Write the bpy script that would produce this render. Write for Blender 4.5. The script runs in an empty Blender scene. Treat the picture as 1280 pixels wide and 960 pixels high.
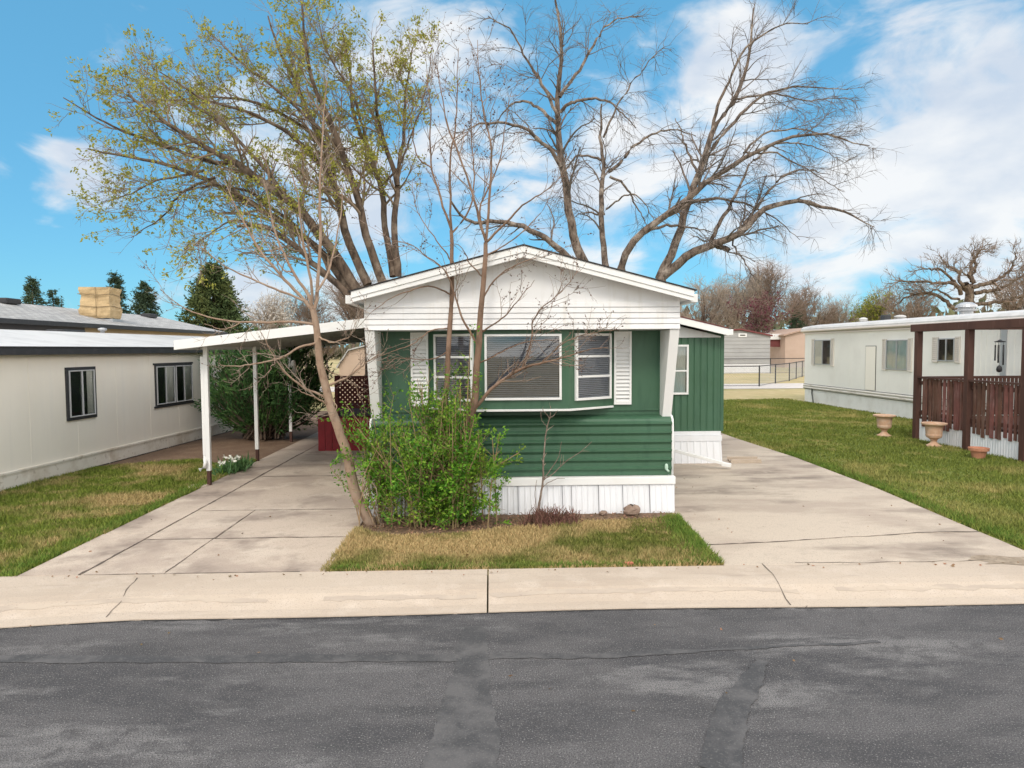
import bpy, math, random
import numpy as np
from mathutils import Vector, Matrix
random.seed(7); RG = np.random.default_rng(11)
S = bpy.context.scene; COL = S.collection; PI = math.pi

# ------------------------------------------------------------------ camera
F, CX, CY, HC = 853.0, 640.0, 480.0, 2.3
Rm = (Matrix.Rotation(-math.atan(25/F), 3, 'Z') @ Matrix.Rotation(PI/2-math.atan(44/F), 3, 'X') @ Matrix.Rotation(-0.006, 3, 'Z'))
cd = bpy.data.cameras.new('camera'); cam = bpy.data.objects.new('camera', cd); COL.objects.link(cam)
cam.matrix_world = Matrix.Translation((0, 0, HC)) @ Rm.to_4x4()
cd.sensor_width = 36; cd.lens = 36*F/1280; cd.clip_end = 3000; cd.clip_start = .05
S.camera = cam
def ray(x, y): return Rm @ Vector(((x-CX)/F, (CY-y)/F, -1))
def g(x, y, z=0.0):
    d = ray(x, y); t = (z-HC)/d.z; return Vector((d.x*t, d.y*t, z))
def at(x, y, Y):
    d = ray(x, y); t = Y/d.y; return Vector((d.x*t, Y, HC+d.z*t))
def atx(x, y, X):
    d = ray(x, y); t = X/d.x; return Vector((X, d.y*t, HC+d.z*t))

# ------------------------------------------------------------------ materials
class NT:
    def __init__(s, t): s.t = t; s.n = t.nodes; s.l = t.links
    def add(s, typ, **kw):
        n = s.n.new(typ)
        for k, v in kw.items():
            if k == 'inp':
                for a, b in v.items():
                    if hasattr(b, 'is_linked') or hasattr(b, 'links'): s.l.new(b, n.inputs[a])
                    else: n.inputs[a].default_value = b
            else: setattr(n, k, v)
        return n
def c4(c): return (c[0], c[1], c[2], 1)
def mat(name, base, rough=.65, layers=(), bump=None, spec=.3, metal=0, island=0, trans=0):
    """layers: (scale, colour, lo, hi, detail, stretch) – a noise-driven mix towards colour"""
    m = bpy.data.materials.new(name); m.use_nodes = True; t = NT(m.node_tree)
    b = m.node_tree.nodes['Principled BSDF']
    pos = t.add('ShaderNodeNewGeometry')
    col = None
    for i, L in enumerate(layers):
        sc, c2, lo, hi = L[:4]; det = L[4] if len(L) > 4 else 4; st = L[5] if len(L) > 5 else (1, 1, 1)
        mp = t.add('ShaderNodeMapping', inp={'Vector': pos.outputs['Position'], 'Scale': st, 'Location': (i*3.7, i*1.3, i*5.1)})
        nz = t.add('ShaderNodeTexNoise', inp={'Vector': mp.outputs[0], 'Scale': sc, 'Detail': det, 'Roughness': .6})
        mr = t.add('ShaderNodeMapRange', inp={0: nz.outputs['Fac'], 1: lo, 2: hi})
        mx = t.add('ShaderNodeMix', data_type='RGBA', inp={0: mr.outputs[0], 7: c4(c2)})
        if col is None: mx.inputs[6].default_value = c4(base)
        else: t.l.new(col, mx.inputs[6])
        col = mx.outputs[2]
    if island:
        hv = t.add('ShaderNodeHueSaturation')
        mr = t.add('ShaderNodeMapRange', inp={0: pos.outputs['Random Per Island'], 3: 1-island, 4: 1+island})
        t.l.new(mr.outputs[0], hv.inputs['Value'])
        mr2 = t.add('ShaderNodeMapRange', inp={0: pos.outputs['Random Per Island'], 3: .5+island*.05, 4: .5-island*.05})
        t.l.new(mr2.outputs[0], hv.inputs['Hue'])
        if col is None: hv.inputs['Color'].default_value = c4(base)
        else: t.l.new(col, hv.inputs['Color'])
        col = hv.outputs[0]
    if col is None: b.inputs['Base Color'].default_value = c4(base)
    else: t.l.new(col, b.inputs['Base Color'])
    b.inputs['Roughness'].default_value = rough; b.inputs['Metallic'].default_value = metal
    b.inputs['Specular IOR Level'].default_value = spec
    if bump:
        st = bump[2] if len(bump) > 2 else (1, 1, 1)
        mp = t.add('ShaderNodeMapping', inp={'Vector': pos.outputs['Position'], 'Scale': st})
        nz = t.add('ShaderNodeTexNoise', inp={'Vector': mp.outputs[0], 'Scale': bump[0], 'Detail': 5})
        bp = t.add('ShaderNodeBump', inp={'Height': nz.outputs['Fac'], 'Strength': bump[1], 'Distance': .02})
        t.l.new(bp.outputs[0], b.inputs['Normal'])
    if trans:
        tr = t.add('ShaderNodeBsdfTranslucent'); mxs = t.add('ShaderNodeMixShader', inp={0: trans})
        if col is None: tr.inputs[0].default_value = c4(base)
        else: t.l.new(col, tr.inputs[0])
        t.l.new(b.outputs[0], mxs.inputs[1]); t.l.new(tr.outputs[0], mxs.inputs[2])
        t.l.new(mxs.outputs[0], m.node_tree.nodes['Material Output'].inputs[0])
    return m
def glass_mat(name, tint=(.9, .95, .95), refl=.0):
    m = bpy.data.materials.new(name); m.use_nodes = True; t = NT(m.node_tree)
    m.node_tree.nodes.remove(m.node_tree.nodes['Principled BSDF'])
    fr = t.add('ShaderNodeFresnel', inp={'IOR': 1.5}); ad = t.add('ShaderNodeMath', operation='ADD', inp={0: fr.outputs[0], 1: refl})
    tr = t.add('ShaderNodeBsdfTransparent', inp={0: c4(tint)}); gl = t.add('ShaderNodeBsdfGlossy', inp={'Roughness': .02, 0: (1, 1, 1, 1)})
    mx = t.add('ShaderNodeMixShader', inp={0: ad.outputs[0], 1: tr.outputs[0], 2: gl.outputs[0]})
    t.l.new(mx.outputs[0], m.node_tree.nodes['Material Output'].inputs[0]); return m
WHITE = mat('white_paint', (.74, .74, .75), .5, [(1.2, (.66, .645, .63), .5, .8), (9, (.64, .625, .60), .54, .76, 6, (1, 1, .12)), (30, (.5, .46, .42), .72, .85, 4, (1, 1, .3))], spec=.4)
WHITE2 = mat('white_trim', (.77, .77, .765), .45, [(3, (.74, .73, .70), .5, .8)], spec=.4)
SKIRT = mat('white_skirting', (.73, .74, .77), .5, [(2.2, (.68, .68, .70), .45, .75, 5, (3, 3, .6)), (25, (.55, .48, .42), .70, .85, 4, (1, 1, .3))], spec=.35)
GREEN = mat('green_siding', (.045, .112, .063), .45, [(1.5, (.05, .122, .073), .4, .7), (9, (.03, .086, .05), .5, .8, 4, (1, 1, .2))], spec=.45)
CREAM = mat('cream_siding', (.84, .785, .695), .6, [(.7, (.78, .72, .63), .45, .75, 5, (1, 1, .5)), (6, (.80, .75, .67), .5, .7, 3, (1, 1, .08))])
CREAMBASE = mat('stained_cream', (.74, .69, .61), .7, [(1.5, (.45, .36, .26), .45, .7, 6), (9, (.36, .28, .2), .58, .8)])
OFFW = mat('offwhite_metal', (.77, .76, .725), .5, [(1.0, (.71, .695, .66), .45, .75), (12, (.64, .62, .57), .62, .8)], spec=.4)
SHUT = mat('beige_shutter', (.60, .56, .51), .6)
TRIMDK = mat('charcoal_trim', (.035, .036, .04), .5, [(8, (.06, .06, .065), .5, .8)])
BLACK = mat('black_interior', (.018, .019, .022), .8)
DARKGLASSBACK = mat('dim_room', (.06, .062, .075), .8, [(1.3, (.03, .03, .035), .4, .7)])
GLASS = glass_mat('window_glass', refl=.05)
SILVER = mat('silver_frame', (.50, .50, .51), .4, spec=.5)
BLIND = mat('grey_blind', (.36, .36, .43), .5, [(4, (.28, .28, .34), .4, .7)])
CURTAIN = mat('pale_curtain', (.78, .74, .70), .8)
CURTAINT = mat('teal_curtain', (.45, .55, .55), .8, [(1.2, (.62, .60, .56), .45, .6)])
ROOFW = mat('white_roof_coat', (.56, .555, .55), .6, [(1.4, (.44, .435, .43), .45, .7, 5), (9, (.33, .32, .31), .62, .8, 6)])
BLACKSHIN = mat('dark_shingle', (.03, .028, .028), .9, [(30, (.07, .06, .055), .45, .7)])
def shingle_mat():
    m = bpy.data.materials.new('grey_shingle'); m.use_nodes = True; t = NT(m.node_tree); b = t.n['Principled BSDF']
    pos = t.add('ShaderNodeNewGeometry'); mp = t.add('ShaderNodeMapping', inp={'Vector': pos.outputs['Position'], 'Rotation': (0, 0, PI/2)})
    br = t.add('ShaderNodeTexBrick', inp={'Vector': mp.outputs[0], 'Color1': (.46, .45, .44, 1), 'Color2': (.31, .305, .30, 1), 'Mortar': (.13, .13, .13, 1), 'Scale': 1.0,
        'Mortar Size': .012, 'Brick Width': .33, 'Row Height': .15})
    nz = t.add('ShaderNodeTexNoise', inp={'Vector': pos.outputs['Position'], 'Scale': 5, 'Detail': 6})
    mr = t.add('ShaderNodeMapRange', inp={0: nz.outputs['Fac'], 3: .7, 4: 1.3})
    hv = t.add('ShaderNodeHueSaturation', inp={'Color': br.outputs[0], 'Value': mr.outputs[0]})
    t.l.new(hv.outputs[0], b.inputs['Base Color']); b.inputs['Roughness'].default_value = .9; return m
SHINGLE = shingle_mat()
TAN = mat('tan_siding', (.52, .41, .28), .7, [(1, (.46, .36, .25), .45, .7)])
CANVAS = mat('tan_canvas', (.56, .41, .23), .8, [(2.5, (.46, .33, .18), .4, .7), (12, (.62, .47, .28), .5, .8)], bump=(9, .5))
ROPE = mat('cord', (.25, .18, .10), .8)
BROWN = mat('brown_stain', (.085, .040, .030), .7, [(3, (.055, .026, .02), .4, .7, 5, (1, 1, .3)), (20, (.14, .08, .065), .6, .8, 4, (1, 1, .15))])
BROWNSLAT = mat('weathered_brown_slats', (.16, .07, .052), .8, [(2, (.08, .04, .03), .4, .7), (15, (.21, .13, .11), .52, .75, 4, (1, 1, .15))], island=.3)
REDW = mat('red_stain', (.085, .018, .018), .7, [(4, (.06, .013, .014), .4, .7)])
TERRA = mat('terracotta', (.58, .36, .24), .75, [(9, (.66, .50, .38), .45, .75), (25, (.5, .3, .2), .6, .8)])
TERRA2 = mat('orange_terracotta', (.46, .20, .12), .75, [(14, (.55, .28, .18), .45, .75)])
SOIL = mat('soil', (.06, .042, .03), .95)
METAL = mat('grey_metal', (.42, .43, .45), .4, spec=.5, metal=.4)
DKMETAL = mat('dark_metal', (.03, .03, .032), .5)
BARK_A = mat('ridged_bark', (.12, .085, .062), .9, [(8, (.045, .032, .024), .45, .60, 7, (1, 1, .22)), (2.4, (.21, .165, .125), .5, .68, 6)], bump=(12, 1.0, (1, 1, .2)))
BARK_B = mat('grey_brown_bark', (.17, .13, .105), .9, [(7, (.06, .045, .036), .46, .60, 7, (1, 1, .35)), (2.4, (.31, .26, .22), .5, .66, 6), (16, (.05, .038, .03), .54, .68, 6, (1, 1, .4))], bump=(11, 1.0, (1, 1, .3)))
BARK_C = mat('smooth_tan_bark', (.30, .21, .15), .8, [(14, (.20, .13, .09), .5, .7, 5, (1, 1, .6)), (3, (.36, .28, .22), .5, .75)], bump=(30, .4))
BARK_D = mat('red_brown_bark', (.20, .125, .085), .85, [(12, (.10, .065, .045), .45, .7, 5, (1, 1, .4)), (3, (.29, .20, .15), .5, .75)], bump=(30, .4))
TWIG_A = mat('olive_twigs', (.22, .165, .115), .9, island=.3)
TWIG_B = mat('dark_twigs', (.15, .125, .11), .9, island=.3)
TWIG_C = mat('pale_twigs', (.29, .23, .18), .85, island=.3)
TWIG_F = mat('far_twigs', (.21, .16, .125), .95, island=.35)
TWIG_G = mat('pale_far_twigs', (.30, .25, .20), .95, island=.35)
BUD = mat('dark_buds', (.10, .06, .045), .8, island=.3)
LEAF_A = mat('olive_spring_leaves', (.32, .32, .06), .7, island=.35, trans=.35)
LEAF_BUSH = mat('fresh_green_leaves', (.14, .33, .03), .6, [(2.2, (.21, .30, .035), .45, .7), (5, (.06, .17, .02), .5, .7)], island=.5, trans=.35)
LEAF_Y = mat('yellow_green_leaves', (.22, .24, .04), .7, island=.35, trans=.35)
LEAF_BURG = mat('burgundy_leaves', (.11, .028, .042), .7, island=.35)
BLOSSOM = mat('white_blossom', (.55, .52, .48), .8, island=.25)
NEEDLE = mat('spruce_needles', (.045, .075, .042), .8, [(.8, (.07, .10, .045), .45, .7)], island=.4)
NEEDLE_B = mat('pine_needles', (.065, .10, .035), .8, [(.6, (.11, .13, .04), .45, .7)], island=.4)
JUNI = mat('juniper_sprays', (.05, .12, .034), .8, [(1.3, (.075, .16, .04), .45, .7)], island=.45)
PETAL = mat('white_petals', (.8, .78, .7), .6, island=.1)
ROCK = mat('brown_rock', (.30, .22, .17), .9, [(14, (.22, .15, .12), .4, .7)], bump=(20, .8))
BRICK = mat('red_brick_chip', (.45, .16, .10), .9)
SIDEGREY = mat('grey_lap_siding', (.34, .34, .345), .7, [(1, (.30, .30, .305), .4, .7)])
PINK = mat('pink_siding', (.50, .38, .32), .7, [(1, (.45, .34, .28), .4, .7)])
PEACH = mat('peach_shed', (.62, .47, .37), .7, [(1.5, (.56, .42, .33), .4, .7)])
ROOFRED = mat('maroon_roof', (.16, .05, .05), .8)
ROOFPINK = mat('tan_roof', (.42, .30, .24), .8)
CRACK = mat('dark_joint', (.10, .082, .068), .95, [(20, (.16, .13, .11), .5, .7)])
TAR = mat('tar_sealant', (.058, .057, .059), .75, [(3.5, (.105, .10, .10), .44, .60, 8), (80, (.14, .135, .13), .55, .72, 3)], bump=(60, .2))
ASPH = mat('asphalt', (.118, .112, .113), .9, [(.8, (.066, .064, .067), .46, .55, 10, (.5, 1.4, 1)), (1.5, (.19, .182, .18), .54, .63, 11, (.42, 1.3, 1)), (2.4, (.07, .068, .07), .54, .63, 10, (.3, 1.6, 1)),
        (7, (.09, .086, .087), .50, .66, 8), (120, (.045, .043, .045), .49, .60, 3), (90, (.29, .28, .27), .575, .69, 3)], bump=(110, .5))
CONC = mat('driveway_concrete', (0.493, 0.406, 0.331), .9, [(.55, (0.384, 0.310, 0.256), .46, .58, 7), (1.6, (0.550, 0.464, 0.381), .5, .66, 6), (.9, (0.237, 0.187, 0.156), .525, .66, 8),
        (7, (0.397, 0.329, 0.269), .55, .75, 5), (70, (0.320, 0.258, 0.213), .56, .68, 2), (26, (0.243, 0.187, 0.150), .68, .76, 3)], bump=(80, .25))
CONCR = mat('driveway_concrete_pale', (0.521, 0.438, 0.354), .9, [(.7, (0.415, 0.338, 0.275), .46, .58, 7, (.6, 1.3, 1)), (.9, (0.242, 0.194, 0.159), .52, .66, 8, (.6, 1.4, 1)),
        (7, (0.446, 0.375, 0.305), .55, .75, 5), (70, (0.347, 0.288, 0.232), .56, .68, 2), (26, (0.248, 0.194, 0.152), .68, .76, 3)], bump=(80, .25))
WALK = mat('sidewalk_concrete', (0.488, 0.405, 0.325), .9, [(.8, (0.424, 0.346, 0.275), .45, .66, 7, (.5, 1.5, 1)), (4, (0.530, 0.448, 0.369), .5, .75, 5), (2.5, (0.329, 0.270, 0.220), .60, .76, 7, (.3, 2.2, 1)),
        (75, (0.382, 0.313, 0.259), .56, .68, 2), (24, (0.254, 0.205, 0.171), .70, .78, 3)], bump=(80, .25))
DIRT = mat('bare_dirt', (.165, .105, .07), .95, [(2, (.22, .15, .10), .45, .7, 6), (18, (.10, .065, .045), .55, .7), (60, (.30, .23, .17), .66, .76)], bump=(30, .8))
def grass_mat(name, gr, tan, sc, lo, hi, island=.3, extra=None):
    L = [(3.5, tuple(c*.72 for c in gr), .5, .75, 4), (sc, tan, lo, hi, 7), (sc*4.5, tan, .56, .76, 5)]
    if extra: L.append(extra)
    return mat(name, gr, .85, L, island=island, bump=None, spec=.15)
GL = dict(gr=(.125, .165, .030), tan=(.34, .255, .115))
G_LEFT = grass_mat('grass_left', (.155, .20, .034), (.40, .31, .14), .9, .47, .60)
G_FRONT = grass_mat('grass_front', (.155, .175, .04), (.44, .33, .155), .8, .42, .56)
G_RIGHT = grass_mat('grass_right', (.16, .195, .04), (.40, .33, .13), .45, .53, .74)
GB_LEFT = grass_mat('turf_left', (.12, .15, .03), (.32, .24, .12), .9, .47, .60, island=0)
GB_FRONT = grass_mat('turf_front', (.12, .13, .036), (.36, .265, .13), .8, .42, .56, island=0)
GB_RIGHT = grass_mat('turf_right', (.14, .17, .038), (.37, .30, .12), .45, .53, .74, island=0)
GFAR = mat('dry_grass', (.42, .33, .17), .95, [(.25, (.32, .28, .12), .45, .65, 6), (2, (.50, .41, .24), .5, .75), (.12, (.2, .2, .07), .56, .7)])
GRAVEL = mat('pale_gravel', (.55, .50, .46), .95, [(4, (.40, .36, .33), .5, .7, 6), (.6, (.62, .57, .53), .5, .7)])

# ------------------------------------------------------------------ mesh building
class MB:
    def __init__(s, M=None): s.V = []; s.Fc = []; s.n = 0; s.M = M
    def add(s, V, Fs):
        V = [tuple(v) for v in V]
        if s.M is not None: V = [tuple(s.M @ Vector(v)) for v in V]
        s.V += V; s.Fc += [tuple(i+s.n for i in f) for f in Fs]; s.n += len(V); return s
    def box(s, x0, x1, y0, y1, z0, z1):
        return s.add([(x0,y0,z0),(x1,y0,z0),(x1,y1,z0),(x0,y1,z0),(x0,y0,z1),(x1,y0,z1),(x1,y1,z1),(x0,y1,z1)],
            [(0,3,2,1),(4,5,6,7),(0,1,5,4),(1,2,6,5),(2,3,7,6),(3,0,4,7)])
    def prism(s, poly, a, b, axis='y'):
        """poly: 2D points; extruded along axis. y: (x,z); x: (y,z); z: (x,y)"""
        def mk(p, t): return (p[0], t, p[1]) if axis == 'y' else ((t, p[0], p[1]) if axis == 'x' else (p[0], p[1], t))
        n = len(poly); V = [mk(p, a) for p in poly]+[mk(p, b) for p in poly]
        return s.add(V, [tuple(range(n))[::-1], tuple(range(n, 2*n))]+[(i, (i+1) % n, n+(i+1) % n, n+i) for i in range(n)])
    def beam(s, p, q, w, h=None):
        h = h or w; p, q = Vector(p), Vector(q); d = (q-p).normalized(); r = Vector((0, 0, 1)) if abs(d.z) < .95 else Vector((0, 1, 0))
        u = d.cross(r).normalized()*w/2; v = u.cross(d).normalized()*h/2
        V = [p-u-v, p+u-v, p+u+v, p-u+v, q-u-v, q+u-v, q+u+v, q-u+v]
        return s.add(V, [(0,3,2,1),(4,5,6,7),(0,1,5,4),(1,2,6,5),(2,3,7,6),(3,0,4,7)])
    def tube(s, pts, r, k=10):
        P = np.array([tuple(p) for p in pts], float); Rr = np.array(r if hasattr(r, '__len__') else [r]*len(P), float)
        V, Fq = tubes(P[None], Rr[None], k); V = V.tolist(); n = len(P)
        return s.add(V, [tuple(f) for f in Fq.tolist()]+[tuple(range(k))[::-1], tuple(range((n-1)*k, n*k))])
    def lathe(s, prof, c=(0, 0, 0), k=28):
        n = len(prof); V = [(c[0]+r*math.cos(2*PI*j/k), c[1]+r*math.sin(2*PI*j/k), c[2]+z) for r, z in prof for j in range(k)]
        Fs = [(i*k+j, i*k+(j+1) % k, (i+1)*k+(j+1) % k, (i+1)*k+j) for i in range(n-1) for j in range(k)]
        return s.add(V, Fs+[tuple(range(k))[::-1], tuple(range((n-1)*k, n*k))])
    def sheet(s, rows):
        m = len(rows[0]); V = [v for r in rows for v in r]
        return s.add(V, [(i*m+j, i*m+j+1, (i+1)*m+j+1, (i+1)*m+j) for i in range(len(rows)-1) for j in range(m-1)])
    def build(s, name, m, parent=None, loc=None, bevel=0, smooth=False):
        return link_mesh(name, np.array(s.V, float), s.Fc, m, parent, loc, bevel, smooth)
def root_of(o):
    while o.parent is not None: o = o.parent
    return o
def link_mesh(name, V, faces, m, parent=None, loc=None, bevel=0, smooth=False):
    me = bpy.data.meshes.new(name)
    if parent is not None:
        Mi = np.array(root_of(parent).matrix_basis.inverted()); V = V @ Mi[:3, :3].T+Mi[:3, 3]
        if parent.parent is None and parent.type == 'MESH' and False: pass
    elif loc is not None: V = V-np.array(tuple(loc))
    if isinstance(faces, list):
        lens = np.array([len(f) for f in faces], np.int32); idx = np.fromiter((i for f in faces for i in f), np.int32)
    else:
        lens = np.full(len(faces), faces.shape[1], np.int32); idx = np.asarray(faces, np.int32).ravel()
    me.vertices.add(len(V)); me.vertices.foreach_set('co', V.astype(np.float32).ravel())
    me.loops.add(len(idx)); me.loops.foreach_set('vertex_index', idx)
    me.polygons.add(len(lens)); me.polygons.foreach_set('loop_start', np.concatenate([[0], np.cumsum(lens)[:-1]]).astype(np.int32))
    me.polygons.foreach_set('use_smooth', np.full(len(lens), smooth)); me.update(calc_edges=True); me.validate()
    me.materials.append(m); o = bpy.data.objects.new(name, me); COL.objects.link(o)
    if parent is not None: o.parent = parent
    elif loc is not None: o.location = tuple(loc)
    if bevel:
        b = o.modifiers.new('bevel', 'BEVEL'); b.width = bevel; b.segments = 2; b.limit_method = 'ANGLE'; b.angle_limit = math.radians(40)
    return o
def merge_into(a, b):
    import bmesh
    bm = bmesh.new(); bm.from_mesh(a.data); n = len(bm.faces); bm.from_mesh(b.data); bm.faces.ensure_lookup_table()
    for f in bm.faces[n:]: f.material_index = 1
    bm.to_mesh(a.data); bm.free(); a.data.materials.append(b.data.materials[0]); bpy.data.objects.remove(b)
def tag(o, label=None, cat=None, group=None, kind=None):
    if label: o['label'] = label
    if cat: o['category'] = cat
    if group: o['group'] = group
    if kind: o['kind'] = kind
    return o
def thing(name, label, cat, loc=(0, 0, 0), rz=0, group=None):
    o = bpy.data.objects.new(name, None); COL.objects.link(o); o.empty_display_size = .2
    o.matrix_basis = Matrix.Translation(loc) @ Matrix.Rotation(rz, 4, 'Z'); return tag(o, label, cat, group)
def copy_tree(o, parent=None):
    c = o.copy(); COL.objects.link(c)
    if parent is not None: c.parent = parent
    for ch in list(o.children): copy_tree(ch, c)
    return c
def basis(O, u):
    u = Vector(u).normalized(); z = Vector((0, 0, 1)); y = z.cross(u)
    return Matrix(((u.x, y.x, 0, O[0]), (u.y, y.y, 0, O[1]), (u.z, y.z, 1, O[2]), (0, 0, 0, 1)))

# ------------------------------------------------------------------ branches
def tubes(P, Rr, k=4):
    N, n, _ = P.shape
    T = np.gradient(P, axis=1); T /= np.linalg.norm(T, axis=2, keepdims=True)+1e-9
    ref = np.tile(np.array([.31, .17, .93]), (N, n, 1)); par = np.abs((T*ref).sum(2, keepdims=True)) > .93
    ref = np.where(par, np.array([.9, .3, -.2]), ref)
    U = np.cross(T, ref); U /= np.linalg.norm(U, axis=2, keepdims=True)+1e-9; W = np.cross(T, U)
    a = np.arange(k)*2*PI/k
    V = P[:, :, None, :]+Rr[:, :, None, None]*(np.cos(a)[None, None, :, None]*U[:, :, None, :]+np.sin(a)[None, None, :, None]*W[:, :, None, :])
    b = (np.arange(N)*n*k)[:, None, None]; i = (np.arange(n-1)*k)[None, :, None]; j = np.arange(k)[None, None, :]; j2 = (j+1) % k
    Fq = np.stack(np.broadcast_arrays(b+i+j, b+i+j2, b+i+k+j2, b+i+k+j), -1).reshape(-1, 4)
    return V.reshape(-1, 3), Fq
def resample(pts, rs, M=20):
    P = np.array([tuple(p) for p in pts], float); d = np.concatenate([[0], np.cumsum(np.linalg.norm(np.diff(P, axis=0), axis=1))]); t = d/d[-1]
    tt = np.linspace(0, 1, M); Q = np.vstack([2*P[0]-P[1], P, 2*P[-1]-P[-2]]); out = []
    for x in tt:
        i = min(max(np.searchsorted(t, x)-1, 0), len(P)-2); u = (x-t[i])/(t[i+1]-t[i]+1e-9); p0, p1, p2, p3 = Q[i:i+4]
        out.append(.5*((2*p1)+(p2-p0)*u+(2*p0-5*p1+4*p2-p3)*u*u+(3*p1-p0-3*p2+p3)*u**3))
    return np.array(out), np.interp(tt, np.linspace(0, 1, len(rs)), rs)
def wobble(P, amp):
    n = P.shape[0]; w = RG.normal(0, 1, (n, 3)); w = np.cumsum(w, 0); w -= np.linspace(0, 1, n)[:, None]*w[-1]; return P+w*amp
def spawn(P, Rr, count, tr, lr, ang, npts=6, rs=.5, rmin=.004, up=.1, wig=.15, taper=.7, bias=None, rend=.35):
    """count children from the parents P (N,n,3)"""
    N, n, _ = P.shape; L = np.linalg.norm(np.diff(P, axis=1), axis=2).sum(1)
    i = RG.choice(N, count, p=L/L.sum()); t = RG.uniform(tr[0], tr[1], count); f = t*(n-1); a = np.clip(f.astype(int), 0, n-2); u = (f-a)[:, None]
    base = P[i, a]*(1-u)+P[i, a+1]*u; T = P[i, a+1]-P[i, a]; T /= np.linalg.norm(T, axis=1, keepdims=True)+1e-9
    rad = (Rr[i, a]*(1-u[:, 0])+Rr[i, a+1]*u[:, 0])
    rnd = RG.normal(0, 1, (count, 3)); side = rnd-(rnd*T).sum(1, keepdims=True)*T; side /= np.linalg.norm(side, axis=1, keepdims=True)+1e-9
    an = np.radians(RG.uniform(ang[0], ang[1], count))[:, None]; d = T*np.cos(an)+side*np.sin(an)
    if bias is not None: d = d+np.array(bias)
    d /= np.linalg.norm(d, axis=1, keepdims=True); ln = RG.uniform(lr[0], lr[1], count)*(1-(1-taper)*t); st = (ln/(npts-1))[:, None]
    out = [base]; cur = base
    for k in range(npts-1):
        cur = cur+d*st; out.append(cur); d = d+RG.normal(0, wig, (count, 3))+np.array([0, 0, up]); d /= np.linalg.norm(d, axis=1, keepdims=True)
    r0 = np.maximum(rad*rs, rmin)
    return np.stack(out, 1), r0[:, None]*np.linspace(1, rend, npts)[None]
def leaves(C, size, d=None, jitter=1.0, aspect=.5, droop=0):
    """diamond leaves at centres C, folded along the midrib"""
    n = len(C); d = RG.normal(0, 1, (n, 3)) if d is None else d+RG.normal(0, jitter, (n, 3)); d[:, 2] -= droop
    d /= np.linalg.norm(d, axis=1, keepdims=True); r = RG.normal(0, 1, (n, 3)); s = np.cross(d, r); s /= np.linalg.norm(s, axis=1, keepdims=True)+1e-9
    nn = np.cross(d, s); ln = (size*RG.uniform(.6, 1.3, n))[:, None]
    V = np.stack([C, C+d*ln*.5+s*ln*aspect*.5+nn*ln*.08, C+d*ln, C+d*ln*.5-s*ln*aspect*.5+nn*ln*.08], 1).reshape(-1, 3)
    return V, np.arange(n*4).reshape(-1, 4)
def join(parts):
    V = []; Fs = []; o = 0
    for v, f in parts: V.append(v); Fs.append(f+o); o += len(v)
    return np.vstack(V), np.vstack(Fs)
def pts_on(P, count, tr=(.1, 1)):
    N, n, _ = P.shape; i = RG.integers(0, N, count); f = RG.uniform(tr[0], tr[1], count)*(n-1); a = np.clip(f.astype(int), 0, n-2); u = (f-a)[:, None]
    T = P[i, a+1]-P[i, a]; T = T/(np.linalg.norm(T, axis=1, keepdims=True)+1e-9); return P[i, a]*(1-u)+P[i, a+1]*u, T

# ------------------------------------------------------------------ ground, road, walks
def struct(name, mb, m, **k): return tag(mb.build(name, m, **k), kind='structure')
mb = MB(); BIG = 900
mb.sheet([[(-BIG, -200, -.25), (BIG, -200, -.25)], [(-BIG, 6.85, -.25), (BIG, 6.85, -.25)], [(-BIG, 6.9, -.012), (BIG, 6.9, -.012)], [(-BIG, BIG, -.012), (BIG, BIG, -.012)]])
struct('ground', mb, GFAR)
RZ = -.10
def curb_y(x): return 6.06+.05*math.sin(x*.35+.9)+.02*math.sin(x*1.3)-(.10*max(0, -3.2-x) if x > -6 else .28)
mb = MB(); xs = np.concatenate([np.linspace(-60, -8, 8), np.linspace(-7.5, 8, 80), np.linspace(9, 60, 8)])
mb.sheet([[(x, -6, RZ), (x, curb_y(x)+.03, RZ)] for x in xs]); struct('road', mb, ASPH)
# rolled kerb and walk, in three pours divided by joints
mb = MB(); prof = [(0, RZ-.03), (0, RZ+.012), (.16, RZ+.02), (.26, RZ+.045), (.38, -.012), (.50, .004), (.70, .010)]
for a, b in ((-60, -8.2), (-8.18, -.064), (-.048, 8.6), (8.62, 60)):
    xx = [a]+[x for x in xs if a < x < b]+[b]
    mb.sheet([[(x, curb_y(x)+(dy if dy else .03 if False else 0), z) for dy, z in prof]+[(x, 7.0+.012*x*0, .012), (x, 7.0, -.05)] for x in xx])
struct('sidewalk', mb, WALK)
def crack(mb, pts, w=.012, z=.016, wob=.012, seg=10):
    P = []; pts = [Vector((p[0], p[1], 0)) for p in pts]
    for a, b in zip(pts[:-1], pts[1:]):
        n = max(2, int((b-a).length*seg/1.0))
        for i in range(n): P.append(a+(b-a)*i/n)
    P.append(pts[-1]); d = (pts[-1]-pts[0]).normalized(); nrm = Vector((-d.y, d.x, 0)); L = []; o = 0
    for p in P:
        o = o*.75+random.gauss(0, wob); ww = w*random.uniform(.3, 1.25); q = p+nrm*o
        L.append([(*(q-nrm*ww/2).xy, z(q) if callable(z) else z), (*(q+nrm*ww/2).xy, z(q) if callable(z) else z)])
    mb.sheet(L)
def zwalk(p):
    t = p.y-curb_y(p.x); z = np.interp(t, [q[0] for q in prof]+[.95], [q[1] for q in prof]+[.012]); return float(z)+.004
mb = MB(); crack(mb, [g(172, 724), g(150, 748), g(115, 772), g(86, 785, -.09)], .016, zwalk, .012)
crack(mb, [g(952, 706), g(972, 728), g(996, 750), g(1008, 758, -.09)], .012, zwalk, .01); crack(mb, [g(975, 748), g(998, 751)], .014, zwalk, .005)
struct('sidewalk_cracks', mb, CRACK)
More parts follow.
